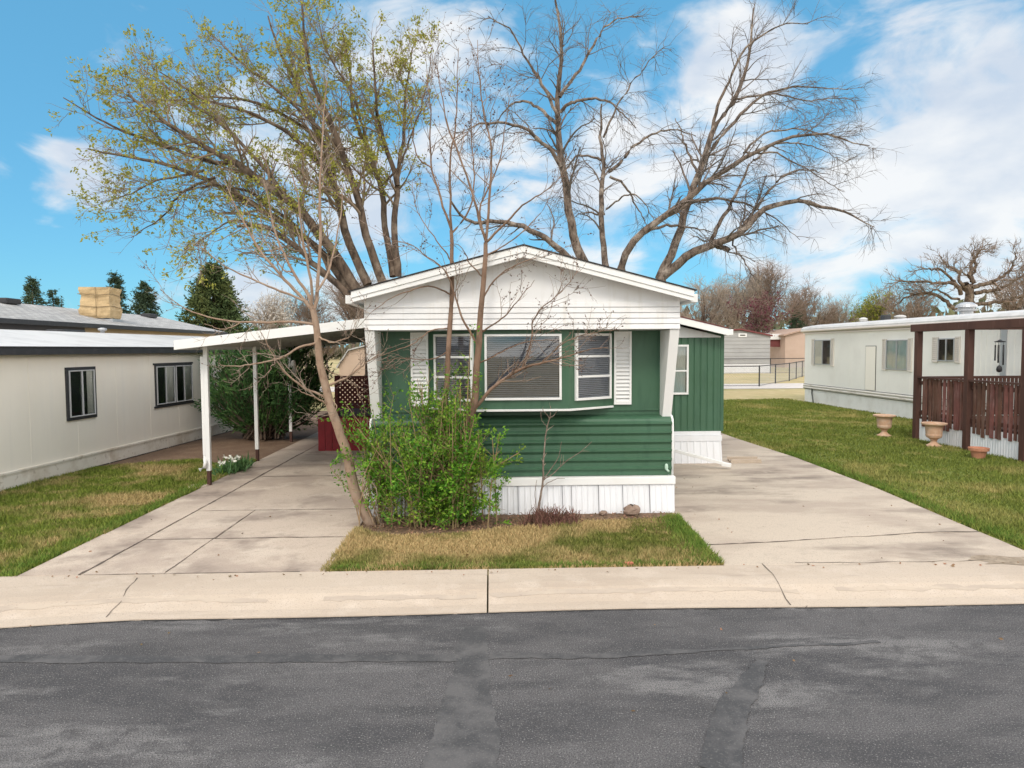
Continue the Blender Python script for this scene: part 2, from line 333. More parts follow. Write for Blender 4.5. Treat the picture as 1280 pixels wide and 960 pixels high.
mb = MB(); mb.sheet([[(x, curb_y(x)-.02+random.gauss(0, .010), RZ+.0035), (x, curb_y(x)+.012, RZ+.0035)] for x in np.arange(-9, 9, .05)]); struct('kerb_edge', mb, mat('dark_edge', (.035, .034, .034), .9))
mb = MB()  # darker band painted along the kerb roll in place of its shading
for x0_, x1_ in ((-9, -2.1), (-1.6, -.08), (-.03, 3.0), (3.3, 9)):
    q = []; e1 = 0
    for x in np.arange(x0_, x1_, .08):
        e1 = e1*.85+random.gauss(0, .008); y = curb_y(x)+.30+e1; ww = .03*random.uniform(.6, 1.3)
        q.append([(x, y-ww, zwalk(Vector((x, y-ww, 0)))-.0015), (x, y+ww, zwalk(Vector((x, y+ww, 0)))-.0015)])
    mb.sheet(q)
struct('kerb_roll_shade', mb, mat('roll_shade_tone', (.40, .335, .275), .95, [(4, (.46, .385, .31), .42, .56, 6, (.4, 1, 1)), (30, (.30, .24, .2), .6, .75)]))
# left drive: separate slabs with open joints
def slab(mb, poly, z0=-.06, z1=.012): mb.prism([tuple(p) for p in poly], z0, z1, 'z')
XL, XJ, XM, XR = -4.87, -4.24, -3.39, -1.74
mb = MB(); G = .007; yr = [7.006, 8.31, 9.78, 12.4, 15.1, 22]
yl = [7.006, 8.6, 10.9, 13.4, 16.0, 22]
for a, b in zip(yl[:-1], yl[1:]): slab(mb, [(XL, a+G), (XJ-G, a+G), (XJ-G, b-G), (XL-.02, b-G)])
for i, (a, b) in enumerate(zip(yr[:-1], yr[1:])):
    if i < 2:
        slab(mb, [(XJ+G, a+G), (XM-G*.6, a+G), (XM-.02-G*.6, b-G), (XJ+G, b-G)]); slab(mb, [(XM+G*.6, a+G), (XR, a+G), (XR, b-G), (XM-.02+G*.6, b-G)])
    else: slab(mb, [(XJ+G, a+G), (XR, a+G), (XR, b-G), (XJ+G, b-G)])
struct('driveway', mb, CONC, bevel=.006)
mb = MB()
for pts, w in (([(XJ, 7.0), (XJ, 7.9)], .026), ([(XJ, 7.9), (XJ, 8.5), (XJ, 10.2)], .016), ([(XJ, 10.2), (XJ, 15.4)], .03), ([(XJ, 8.31), (-3.4, 8.31), (XR, 8.31)], .018), ([(XJ, 9.78), (-3, 9.78), (XR, 9.78)], .016),
        ([(XJ, 12.4), (-3, 12.4), (XR, 12.4)], .024), ([(XM-.005, 7.05), (XM-.012, 8.3), (XM-.02, 9.75)], .012), ([(-4.2, 7.0), (-3.0, 7.0), (-2.0, 7.0)], .012)):
    crack(mb, pts, w, .0165, .004)
struct('driveway_cracks', mb, CRACK)
# right drive
mb = MB(); edge = [(6.02, 7.3), (6.02, 8.6), (6.22, 10.8), (6.30, 13.9), (6.15, 16.9), (6.1, 22)]
slab(mb, [(2.43, 7.006), (5.9, 7.006), (5.98, 7.75), (6.0, 8.13), (5.5, 8.12), (4.2, 7.98), (3.3, 7.82), (2.47, 7.74)])
slab(mb, [(2.47, 7.755), (3.3, 7.835), (4.2, 7.995), (5.5, 8.135), (6.0, 8.145)]+edge[2:]+[(2.2, 22), (2.2, 9.6), (2.54, 9.4)])
struct('driveway_apron', mb, CONCR, bevel=.006)
mb = MB(); crack(mb, [(2.47, 7.747), (3.3, 7.828), (4.2, 7.988), (5.5, 8.13), (6.0, 8.138)], .024, .0165, .008); crack(mb, [(3.2, 7.03), (5.4, 7.03)], .010, .0165, .012)
struct('apron_cracks', mb, CRACK)
mb = MB(); c0 = g(1262, 702); mb.add([(c0.x+.42*math.cos(a)*(1+.25*math.sin(3*a+1)+.12*math.sin(7*a)), c0.y+.16*math.sin(a)*(1+.3*math.sin(4*a)), .0155) for a in [i*2*PI/40 for i in range(40)]], [tuple(range(40))]); struct('soil_patch', mb, mat('washed_soil', (.26, .205, .15), .95, [(9, (.36, .29, .22), .45, .65, 7), (30, (.12, .09, .06), .58, .72)]))
# tar repairs on the asphalt
mb = MB()
def blot(px, z=RZ+.004):
    P = [g(x, y, RZ) for x, y in px]; mb.add([(p.x, p.y, z) for p in P], [tuple(range(len(P)))[::-1]])
def strip(pts, w0, w1, z=RZ+.004):
    P = [Vector((p.x, p.y, 0)) for p in [g(x, y, RZ) for x, y in pts]]; L = []; Q = []
    for a, b in zip(P[:-1], P[1:]):
        for i in range(40): Q.append(a+(b-a)*i/40)
    Q.append(P[-1]); e1 = e2 = 0
    for i, p in enumerate(Q):
        a = Q[max(0, i-1)]; b = Q[min(len(Q)-1, i+1)]; d = (b-a).normalized(); nn = Vector((-d.y, d.x, 0)); w = (w0+(w1-w0)*i/len(Q))/2; e1 = e1*.9+random.gauss(0, .0045); e2 = e2*.9+random.gauss(0, .0045)
        L.append([(*(p-nn*(w+e1)).xy, z), (*(p+nn*(w+e2)).xy, z)])
    mb.sheet(L)
strip([(592, 783), (590, 810), (588, 845), (584, 900), (575, 965)], .16, .46, RZ+.003)
strip([(-20, 824), (200, 824), (400, 823), (572, 823)], .13, .11, RZ+.0045); strip([(612, 820), (760, 820), (900, 812), (1100, 803)], .11, .05, RZ+.0045)
strip([(952, 826), (940, 845), (918, 880), (900, 965)], .10, .24, RZ+.006)
struct('road_patches', mb, TAR)

# lawns: turf sheet + blades
def turf(name, poly, m, z=-.004): mb = MB(); mb.add([(x, y, z) for x, y in poly], [tuple(range(len(poly)))]); return struct(name, mb, m)
LP = [(XL, 6.98), (XL, 13.3), (-6.2, 14.5), (-8.2, 13.6), (-8.6, 6.98)]
FP = [(-1.80, 7.0), (2.42, 7.0), (2.52, 9.05), (1.9, 8.98), (1.2, 8.90), (.6, 8.70), (.1, 8.62), (-.4, 8.45), (-1.2, 8.38), (-1.5, 8.5), (-1.77, 8.75)]
RP = [(6.0, 7.02), (6.03, 8.6), (6.24, 10.8), (6.32, 13.9), (6.17, 16.9), (6.1, 23), (6, 27), (7.5, 29.3), (13.2, 30), (13.4, 7.02)]
turf('lawn_left', LP, GB_LEFT); turf('lawn_front', FP, GB_FRONT); turf('lawn_right', RP, GB_RIGHT)
turf('lawn_far_left', [(-30, 6.98), (-8.6, 6.98), (-8.6, 12), (-30, 12)], GB_LEFT)
turf('planting_bed', [(-1.74, 8.2), (2.5, 8.2), (2.5, 9.7), (-1.74, 9.7)], DIRT, -.008)
turf('side_yard', [(-8.6, 12.9), (XL, 12.9), (XL, 26), (-8.6, 26)], DIRT, -.008)
def inside(P, poly):
    c = np.zeros(len(P), bool); n = len(poly)
    for i in range(n):
        (x0, y0), (x1, y1) = poly[i], poly[(i+1) % n]
        c ^= ((y0 > P[:, 1]) != (y1 > P[:, 1])) & (P[:, 0] < (x1-x0)*(P[:, 1]-y0)/(y1-y0+1e-12)+x0)
    return c
def blades(name, poly, n, m, h, label, power=0, edge=0):
    a = np.array(poly); lo, hi = a.min(0), a.max(0); P = np.empty((0, 2))
    while len(P) < n:
        Q = RG.uniform(lo, hi, (n*2, 2)); Q = Q[inside(Q, poly)]
        if power: Q = Q[RG.uniform(0, 1, len(Q)) < (lo[1]/Q[:, 1])**power]
        P = np.vstack([P, Q])
    P = P[:n]; k = len(P); th = RG.uniform(0, 2*PI, k); hh = h*RG.uniform(.5, 1.25, k)*(1+.35*np.sin(P[:, 0]*2.1)*np.sin(P[:, 1]*1.7)); w = .004+.0009*P[:, 1]*.45
    ux, uy = np.cos(th)*w, np.sin(th)*w; ln = RG.uniform(.2, .95, k)*hh; ph = RG.uniform(0, 2*PI, k); z = np.full(k, -.004)
    V = np.stack([np.stack([P[:, 0]-ux, P[:, 1]-uy, z], 1), np.stack([P[:, 0]+ux, P[:, 1]+uy, z], 1), np.stack([P[:, 0]+ln*np.cos(ph), P[:, 1]+ln*np.sin(ph), z+hh], 1)], 1).reshape(-1, 3)
    return tag(link_mesh(name, V, np.arange(k*3).reshape(-1, 3), m), label, 'grass', kind='stuff')
blades('lawn_grass', LP, 70000, G_LEFT, .05, 'patchy green and straw coloured grass beside the cream house')
blades('lawn_grass', FP, 50000, G_FRONT, .05, 'dry patchy grass strip in front of the green home')
blades('lawn_grass', RP, 150000, G_RIGHT, .055, 'greener mown grass of the lawn beside the right driveway', power=1.3)
GE = mat('edge_grass', (.12, .195, .034), .85, [(4, (.19, .22, .05), .45, .7)], island=.3, spec=.15)
def edging(pl, wdt, n, h=.075):
    P = []; pl = [Vector(p) for p in pl]
    L = [(b-a).length for a, b in zip(pl[:-1], pl[1:])]
    for (a, b), l in zip(zip(pl[:-1], pl[1:]), L):
        k = int(n*l/sum(L)); t = RG.uniform(0, 1, k); d = (b-a).normalized(); nn = np.array([-d.y, d.x]); off = np.abs(RG.normal(0, wdt, k))
        P.append(np.array(a)[None]+t[:, None]*np.array(b-a)[None]+nn[None]*off[:, None])
    P = np.vstack(P); k = len(P); th = RG.uniform(0, 2*PI, k); hh = h*RG.uniform(.5, 1.2, k); w = .008; ph = RG.uniform(0, 2*PI, k); ln = hh*RG.uniform(.2, .9, k); z = np.full(k, -.004)
    return np.stack([np.stack([P[:, 0]-np.cos(th)*w, P[:, 1]-np.sin(th)*w, z], 1), np.stack([P[:, 0]+np.cos(th)*w, P[:, 1]+np.sin(th)*w, z], 1), np.stack([P[:, 0]+ln*np.cos(ph), P[:, 1]+ln*np.sin(ph), z+hh], 1)], 1).reshape(-1, 3)
E1 = [edging([(XL-.02, 7.0), (XL-.02, 14.3)], .10, 6000), edging([(2.42, 7.03), (2.52, 9.1)], .12, 4000), edging([(2.4, 7.03), (-1.7, 7.03)][::-1], .06, 3500, .06),
    edging([(6.3, 14.5), (6.26, 10.8), (6.06, 8.6), (6.04, 7.1)], .14, 7000)]
V = np.vstack(E1); tag(link_mesh('edge_grass', V, np.arange(len(V)).reshape(-1, 3), GE), 'longer bright green grass along the lawn edges', 'grass', kind='stuff')
# dry litter on the planting bed, and the gravel lane far behind
C = np.column_stack([RG.uniform(-1.7, 2.45, 2600), RG.normal(8.85, .27, 2600).clip(8.3, 9.4), RG.uniform(-.004, .01, 2600)]); V, Fq = leaves(C, .05, None, 1, .5)
V[:, 2] = np.abs(V[:, 2])*.5
tag(link_mesh('leaf_litter', V, Fq, mat('dry_litter', (.24, .15, .09), .9, island=.5)), 'dry brown leaf litter on the bare planting bed', 'leaf litter', kind='stuff')
C = np.vstack([np.column_stack([RG.uniform(-8, 9, 150), RG.uniform(6.2, 12, 150), RG.uniform(.018, .03, 150)]), np.column_stack([RG.uniform(-8, 9, 70), 6.92+RG.normal(0, .05, 70), np.full(70, .022)]), np.column_stack([RG.uniform(-8, 9, 30), RG.uniform(3.8, 6.0, 30), np.full(30, RZ+.012)])])
C = C[~((C[:, 0] > -1.8) & (C[:, 0] < 2.7) & (C[:, 1] > 9.2))]; C[(C[:, 1] < 6.7) & (C[:, 1] > 6.0), 1] = 6.85; d_ = RG.normal(0, 1, C.shape); d_[:, 2] = 0; V, Fq = leaves(C, .035, d_, 0, .55)
tag(link_mesh('fallen_leaves', V, Fq, mat('fallen_leaf', (.22, .14, .08), .9, island=.6)), 'scattered fallen brown leaves on lawns, drives and street', 'leaf litter', kind='stuff')
mb = MB(); mb.sheet([[(x, 37.9+.4*math.sin(x*.3), .004), (x, 43.2+.5*math.sin(x*.23+1), .004)] for x in np.linspace(-60, 90, 60)]); struct('gravel_lane', mb, GRAVEL)

# ------------------------------------------------------------------ windows
def window(parent, O, u, w, h, bars_x=(), bars_z=(), frame=.045, proud=.05, fm=WHITE2, fill='blind', back=BLACK, outer=None, name='window', split=None):
    """a window on a wall: casing with bars, dim room behind, blind or curtain, pane. x runs left to right as seen, outward is -y"""
    M = basis(O, u); mb = MB(M)
    mb.box(0, w, -proud, .01, 0, frame); mb.box(0, w, -proud, .01, h-frame, h); mb.box(0, frame, -proud, .01, frame, h-frame); mb.box(w-frame, w, -proud, .01, frame, h-frame)
    fr = mb.build(name, fm, parent, bevel=.004)
    if outer:
        ow, om = outer; mb = MB(M); mb.box(-ow, w+ow, -.03, .008, -ow, -.001); mb.box(-ow, w+ow, -.03, .008, h+.001, h+ow); mb.box(-ow, -.001, -.03, .008, 0, h); mb.box(w+.001, w+ow, -.03, .008, 0, h)
        mb.build('casing', om, fr, bevel=.004)
    if bars_x or bars_z:
        mb = MB(M)
        for x, t in bars_x: mb.box(x-t/2, x+t/2, -proud+.004, 0, frame+.001, h-frame-.001)
        for z, t in bars_z: mb.box(frame+.001, w-frame-.001, -proud+.007, 0, z-t/2, z+t/2)
        mb.build('sash_bar', fm, fr)
    mb = MB(M); mb.box(frame, w-frame, -.006, .004, frame, h-frame); mb.build('room_interior', back, fr)
    if fill == 'blind':
        mb = MB(M); n = int((h-2*frame)/.026)
        for i in range(n):
            z = frame+(i+.5)*.026; mb.add([(frame+.01, -.012, z-.010), (w-frame-.01, -.012, z-.010), (w-frame-.01, -.022, z+.007), (frame+.01, -.022, z+.007)], [(0, 1, 2, 3)])
        mb.build('blind', BLIND, fr)
    elif fill:
        a, b, cm = fill; mb = MB(M); n = 24
        mb.sheet([[(a+(b-a)*i/n, -.015+.006*math.sin(i*1.7), frame+.001), (a+(b-a)*i/n, -.015+.006*math.sin(i*1.7), h-frame-.001)] for i in range(n+1)]); mb.build('curtain', cm, fr)
    mb = MB(M); y = -proud*.7; mb.add([(frame, y, frame), (w-frame, y, frame), (w-frame, y, h-frame), (frame, y, h-frame)], [(0, 1, 2, 3)]); mb.build('pane', GLASS, fr)
    return fr
def shutter(parent, O, u, w, h, m=WHITE2, pitch=.055):
    mb = MB(basis(O, u)); f = .03
    mb.box(0, f, -.035, .005, 0, h); mb.box(w-f, w, -.035, .005, 0, h); mb.box(f, w-f, -.035, .005, 0, f*1.3); mb.box(f, w-f, -.035, .005, h-f*1.3, h)
    n = int((h-.08)/pitch)
    for i in range(n):
        z = .04+i*pitch; mb.add([(f, -.036, z), (w-f, -.036, z), (w-f, -.006, z+pitch*.72), (f, -.006, z+pitch*.72)], [(0, 1, 2, 3)])
    mb.box(f, w-f, -.004, .004, .03, h-.03); return mb.build('shutter', m, parent)

# ------------------------------------------------------------------ the green mobile home
X0, X1, XC = -1.70, 2.55, .425; YF, YW, YB = 9.20, 9.78, 26.0
H = thing('mobile_home', 'green and white mobile home with a bay window behind leafy bush', 'mobile home', (XC, 9.5, 0))
mb = MB(); mb.box(X0, X1, YW, YB, .45, 2.93); mb.build('wall', GREEN, H)
def zroof(x): return 3.645-.262*abs(x-XC)
lap = []
for i in range(5):
    z0 = 2.555+i*.075; lap += [(YF-.012+.003*i, z0+.004), (YF+.003*i, z0+.066), (YF+.012+.003*i, z0+.072)]
mb = MB(); mb.prism([(YW-.002, 2.555)]+lap+[(YW-.002, 2.93)], X0, X1, 'x'); mb.build('frieze', WHITE, H)
mb = MB(); mb.prism([(X0, 2.934), (X1, 2.934), (X1, zroof(X1)-.1), (XC, zroof(XC)-.1), (X0, zroof(X0)-.1)], YF+.04, YF+.10); mb.box(X0-.001, X1+.001, YF+.02, YF+.06, 2.925, 2.945); mb.build('gable', WHITE, H)
mb = MB(); E0 = 2.25
for s in (-1, 1):
    e = XC+s*E0
    mb.prism([(XC, 3.645), (e, 3.645-.262*E0), (e, 3.645-.262*E0-.085), (XC, 3.56)][::s], 8.97, 9.0); mb.prism([(XC, 3.559), (e, 3.559-.262*E0), (e, 3.559-.262*E0-.055), (XC, 3.495)][::s], 8.985, 9.012)
mb.build('fascia', WHITE2, H, bevel=.004)
mb = MB()
for s in (-1, 1):
    e = XC+s*(E0-.003); mb.prism([(XC, 3.60), (e, 3.60-.262*E0), (e, 3.54-.262*E0), (XC, 3.54)][::s], 9.014, YB+.2)
mb.build('soffit', WHITE, H)
mb = MB()
for s in (-1, 1):
    e = XC+s*(E0+.03); mb.prism([(XC, 3.663), (e, 3.663-.262*(E0+.03)), (e, 3.647-.262*(E0+.03)), (XC, 3.647)][::s], 8.955, YB+.22)
mb.build('roof', BLACKSHIN, H)
mb = MB()
for s in (-1, 1):
    e = XC+s*(E0+.04); mb.box(min(e, e+s*.09), max(e, e+s*.09), 9.25, YB, 2.92, 3.03)
mb.build('gutter', WHITE2, H)
for xa, xb in ((X0, X0+.13), (X1-.13, X1)):
    mb = MB(); mb.prism([(YF+.01, 2.552), (YW-.002, 2.552), (YW-.002, 1.3), (9.62, 1.3)], xa, xb, 'x'); mb.build('wing_panel', WHITE2, H, bevel=.006)
# ribbed lower bulge
prof2 = [(YW-.002, .49)]
for i in range(6):
    z0 = .50+i*.128
    prof2 += [(9.545, z0), (9.548, z0+.05), (9.535, z0+.075), (9.520, z0+.088), (9.520, z0+.112), (9.540, z0+.126)]
prof2 += [(9.545, 1.272), (9.56, 1.30), (9.60, 1.322), (9.68, 1.335), (YW-.002, 1.345)]
mb = MB(); mb.prism(prof2, X0+.012, X1-.012, 'x'); mb.build('ribbed_panel', GREEN, H)
mb = MB(); mb.box(X0+.13, X1-.13, YW-.02, YW-.001, 1.40, 1.425); mb.box(X0+.13, X0+.15, YW-.02, YW-.001, 1.43, 2.55); mb.box(X1-.15, X1-.13, YW-.02, YW-.001, 1.43, 2.55); mb.build('wall_trim', GREEN, H)
for x in (X0, X1):
    mb = MB(); pth = [(x, 9.54, .5), (x, 9.53, .9), (x, 9.535, 1.2), (x, 9.55, 1.29), (x, 9.60, 1.33), (x, 9.70, 1.352)]; mb.tube(pth, .016, 8); mb.build('corner_trim', WHITE2, H, smooth=True)
mb = MB(); mb.box(X0-.02, X1+.02, 9.435, 9.55, .385, .495); mb.build('skirt_rail', WHITE2, H, bevel=.008)
mb = MB(); rows = []; x = X0-.02; seams = []
while x < X1+.02:
    for dx, dy in ((0, 0), (.010, -.010), (.022, -.010), (.032, 0), (.078, 0)):
        if x+dx <= X1+.02: rows.append([(x+dx, 9.45+dy+.012, .385), (x+dx, 9.40+dy, -.01)])
    x += .08
mb.sheet(rows); mb.box(X0-.015, X1+.015, 9.47, YB, -.01, .45); sk = mb.build('skirt', SKIRT, H)
mb = MB()
for x, ex in ((.97, .1), (1.10, 0), (1.48, 0), (1.82, .0), (2.2, .0), (.35, 0), (-.4, 0)): mb.prism([(x-.004, .38), (x+.004, .38), (x+.006+ex*.05, .0), (x-.002+ex*.05, .0)], 9.385, 9.42)
for v in range(len(mb.V)): # lean with the skirt
    a = mb.V[v]; mb.V[v] = (a[0], a[1]+.045*a[2]/.38+.006, a[2])
mb.V, mb.Fc  # the open seams join the skirt as a second material
so = mb.build('seams', mat('grey_seam', (.25, .25, .27), .8), H)
merge_into(sk, so)
mb = MB(); c = at(833, 583, 9.5); mb.lathe([(.010, -.04), (.02, -.04), (.025, -.015), (.024, .015), (.015, .035), (.006, .04)], c, 14); mb.tube([c, c+Vector((0, .06, .0))], .014, 8); mb.tube([c+Vector((0, -.01, -.04)), c+Vector((.02, -.05, -.06))], .015, 8); mb.build('lamp', mat('pale_green_fixture', (.45, .6, .5), .5), H)
# bay window
hb, hw, yb, z0, z1 = .63, 1.31, 9.30, 1.475, 2.553
BAY = MB(); pol = [(XC-hw, YW-.001), (XC-hb, yb), (XC+hb, yb), (XC+hw, YW-.001)]; BAY.prism(pol, z0, z1, 'z'); bay = BAY.build('bay_window', GREEN, H)
mb = MB(); mb.prism([(XC-hw-.02, YW-.002), (XC-hb-.012, yb-.03), (XC+hb+.012, yb-.03), (XC+hw+.02, YW-.002)], z0-.03, z0-.001, 'z'); mb.build('sill', WHITE2, bay, bevel=.004)
window(bay, (XC-.525, yb, 1.60), (1, 0, 0), 1.05, .90, frame=.032, proud=.04, back=DARKGLASSBACK)
sl = math.hypot(hw-hb, YW-yb)
ul = Vector((hw-hb, -(YW-yb), 0)).normalized(); ur = Vector((hw-hb, YW-yb, 0)).normalized()
for O, u in ((Vector((XC-hw, YW, 0)), ul), (Vector((XC+hb, yb, 0)), ur)):
    o = O+u*.10; window(bay, (o.x, o.y, 1.58), u, sl-.15, .93, bars_z=((.33, .03), (.61, .03)), frame=.035, proud=.04, back=DARKGLASSBACK)
shutter(H, (XC-hw-.27, YW-.002, 1.49), (1, 0, 0), .25, 1.05); shutter(H, (XC+hw+.02, YW-.002, 1.49), (1, 0, 0), .25, 1.05)
# side addition
YA = 13.4; xr = at(900, 480, YA).x
mb = MB(); rows = []; x = X1
while x < xr-.02:
    for dx, dy in ((0, 0), (.012, .012), (.024, .012), (.036, 0), (.10, 0)): rows.append([(x+dx, YA+dy, .64), (x+dx, YA+dy, 2.62)])
    x += .13
mb.sheet(rows); mb.box(X1, xr, YA+.02, 17.6, .6, 2.62); mb.box(xr-.04, xr, YA-.006, YA+.03, .64, 2.60); mb.build('addition_wall', GREEN, H)
a = at(848, 396, 13.1); b = at(911, 411, 13.1); sl2 = (b.z-a.z)/(b.x-a.x); zl = lambda x: a.z+sl2*(x-a.x)
mb = MB(); mb.prism([(X1, zl(X1)-.15), (xr, zl(xr)-.15), (xr, 2.5), (X1, 2.5)], YA-.03, YA-.004); mb.build('addition_gable', WHITE, H)
mb = MB(); mb.prism([(X1, zl(X1)), (b.x, b.z), (b.x, b.z-.13), (X1, zl(X1)-.13)], 13.1, 13.14); mb.box(b.x, b.x+.09, 13.1, 17.7, b.z-.12, b.z-.01); mb.build('addition_fascia', WHITE2, H, bevel=.004)
mb = MB(); mb.prism([(X1, zl(X1)+.015), (b.x+.02, b.z+.012), (b.x+.02, b.z-.02), (X1, zl(X1)-.02)], 13.142, 17.7); mb.prism([(X1, zl(X1)+.022), (b.x, b.z+.02), (b.x, b.z+.004), (X1, zl(X1)+.004)], 13.09, 17.7); mb.build('addition_roof', ROOFRED, H)
p = at(838, 431, YA); q = at(860, 493, YA); window(H, (p.x-.12, YA, q.z), (1, 0, 0), q.x-p.x+.12, p.z-q.z, bars_z=((.47, .03),), frame=.04, proud=.04, fill=(.05, .42, CURTAINT), back=DARKGLASSBACK)
mb = MB(); rows = []; x = X1
while x < xr+.03:
    for dx, dy in ((0, 0), (.012, -.010), (.03, -.010), (.042, 0), (.12, 0)):
        xx = x+dx; k = min(xx, xr+.02); rows.append([(k, YA-.045+dy, .45), (k+.012*max(0, (k-X1)/2), YA-.10+dy, -.01)])
    x += .13
mb.sheet(rows); mb.box(X1, xr, YA, 17.6, -.01, .6); mb.box(X1, xr+.03, YA-.06, YA+.02, .45, .56); mb.box(X1, xr+.015, YA-.035, YA+.02, .563, .64); mb.build('addition_skirt', SKIRT, H)

# ------------------------------------------------------------------ carport awning
K = thing('carport', 'white metal carport awning with slim posts over the left driveway', 'carport', (-4.88, 11.65, 0))
YC0, YC1 = 11.25, 20.5; xl, xrr = -5.16, X0-.03; a = at(224, 425, YC0); b = at(455, 398, YC0); k = (b.z-a.z)/(b.x-a.x); zc = lambda x: a.z+k*(x-a.x)
mb = MB(); x = xl; poly = []
while x < xrr: poly += [(x, zc(x)-.015), (x+.16, zc(x+.16)-.015), (x+.17, zc(x)-.055), (x+.23, zc(x)-.055)]; x += .24
mb.prism([(xl, zc(xl)-.03), (xrr, zc(xrr)-.03), (xrr, zc(xrr)-.055), (xl, zc(xl)-.055)], YC0+.03, YC1)
x = xl+.2
while x < xrr: mb.box(x, x+.025, YC0+.03, YC1, zc(x)-.12, zc(x)-.05); x += .3
mb.build('roof', mat('awning_underside', (.62, .60, .56), .6, [(2, (.5, .47, .42), .45, .7)]), K)
mb = MB(); mb.prism([(xl, zc(xl)), (xrr, zc(xrr)), (xrr, zc(xrr)-.155), (xl, zc(xl)-.15)], YC0, YC0+.028); mb.prism([(xl, zc(xl)+.004), (xl+.035, zc(xl)+.004), (xl+.035, zc(xl)-.15), (xl, zc(xl)-.15)], YC0+.03, YC1); mb.build('fascia', WHITE2, K, bevel=.004)
for (px, py) in ((262, 607), (322, 577), (364, 552)):
    c = g(px, py, .0); top = zc(c.x)-.12; mb = MB(); w = .034
    mb.box(c.x-w, c.x+w, c.y-w, c.y-w+.008, .26, top); mb.box(c.x-w, c.x-w+.008, c.y-w+.009, c.y+w, .26, top); mb.box(c.x+w-.008, c.x+w, c.y-w+.009, c.y+w, .26, top); mb.box(c.x-w+.03, c.x+w-.012, c.y-w+.02, c.y+w, .262, top)
    po = mb.build('post', WHITE2, K)
    mb = MB(); mb.box(c.x-w+.006, c.x+w-.006, c.y-w+.004, c.y+w-.004, -.01, .258); mb.build('post_base', BROWN, po)
c = g(262, 607); mb = MB(); cx = c.x+.03; mb.box(c.x-.088, c.x-.0355, c.y-.03, c.y+.03, .52, 2.2); mb.build('downspout', WHITE2, K, bevel=.008)
mb = MB(); mb.tube([(c.x-.062, c.y, .56), (c.x-.062, c.y, .47), (c.x-.03, c.y-.06, .40), (c.x-.04, c.y-.075, .33), (c.x-.12, c.y-.09, .29)], [.03, .034, .034, .036, .036], 10); mb.build('downspout_elbow', WHITE2, K, smooth=True)
c = at(367, 460, 17.1); mb = MB(); mb.lathe([(.01, -.2), (.05, -.18), (.065, -.08), (.065, .08), (.05, .18), (.01, .2)], c, 16); mb.build('hanging_gauge', SHUT, K, smooth=True)

# ------------------------------------------------------------------ red deck with lattice
D = thing('red_deck', 'dark red wooden deck with lattice railing beyond the carport', 'deck', (-2.8, 15.6, 0))
dx0, dx1, dy0, dy1 = -3.95, X0-.01, 15.5, 19.5
mb = MB(); n = 14
for i in range(n):
    a_ = dx0+(dx1-dx0)*i/n; mb.box(a_+.004, a_+(dx1-dx0)/n-.004, dy0, dy0+.02, .01, .76)
mb.box(dx0+.003, dx0+.02, dy0+.021, dy1, .01, .76); mb.build('front_panel', mat('bright_red_paint', (.27, .022, .03), .6, [(4, (.2, .02, .025), .4, .7)]), D)
mb = MB(); mb.box(dx0, dx1, dy0-.02, dy1, .762, .80); mb.build('deck_floor', REDW, D)
mb = MB(); z0_, z1_ = 1.02, 1.66; st = .11; lx0 = dx0+.4; w_ = dx1-lx0; t = -.7
while t < w_:
    for sgn in (1, -1):
        pa = (t, z0_) if sgn > 0 else (t, z1_); pb = (t+(z1_-z0_), z1_) if sgn > 0 else (t+(z1_-z0_), z0_)
        xa, xb = max(pa[0], 0), min(pb[0], w_)
        if xb > xa+.05:
            f = lambda x: pa[1]+sgn*(x-pa[0]); mb.beam((lx0+xa, dy0+.02+.008*sgn, f(xa)), (lx0+xb, dy0+.02+.008*sgn, f(xb)), .012, .05)
    t += st
mb.build('lattice', REDW, D)
mb = MB(); mb.box(dx0+.4, dx1, dy0, dy0+.05, z1_, z1_+.05); mb.box(dx0+.4, dx1, dy0, dy0+.05, z0_-.05, z0_)
for x in (dx0+.4, (dx0+dx1)/2+.2, dx1-.08): mb.box(x, x+.08, dy0-.02, dy0+.06, .81, 1.72)
mb.build('railing_frame', REDW, D)

# ------------------------------------------------------------------ cream house on the left
pA = g(0, 614.7); pB = g(267.7, 544); dirv = (pB-pA).normalized(); rz = -math.atan2(dirv.x, dirv.y); L0, L1 = -7.0, 10.8
A = thing('single_wide_home', 'long cream mobile home with charcoal window trim and white roof', 'mobile home', tuple(pA), rz)
ML = Matrix.Translation(pA) @ Matrix.Rotation(rz, 4, 'Z')
def hitL(x, y, off=0):   # pixel -> local point on the wall plane x=off
    nrm = ML.to_3x3() @ Vector((1, 0, 0)); o = ML @ Vector((off, 0, 0)); d = ray(x, y); C0 = Vector((0, 0, HC)); return ML.inverted() @ (C0+d*((o-C0).dot(nrm)/d.dot(nrm)))
mb = MB(ML); mb.box(-4.2, 0, L0, L1, .28, 2.30)
for i in range(15): y = L0+.4+i*1.22; mb.box(.0, .004, y, y+.012, .285, 2.2)
mb.build('wall', CREAM, A)
mb = MB(ML); mb.box(-4.15, .03, L0, L1, -.01, .255); mb.box(-.1, .045, L0, L1+.01, .256, .292)
for i in range(8): y = L0+1.0+i*2.2; mb.box(.031, .038, y, y+.02, 0, .25)
mb.build('skirting', CREAMBASE, A)
mb = MB(ML); mb.box(-4.2, .03, L0, L1-.02, -.012, .012); mb.build('footing', TRIMDK, A)
ez, rzz = 2.33, 2.76
mb = MB(ML); mb.prism([(.16, ez+.06), (-2.1, rzz), (-4.4, ez+.06), (-4.4, ez-.02), (.16, ez-.02)], L0, L1+.2); mb.build('roof', ROOFW, A)
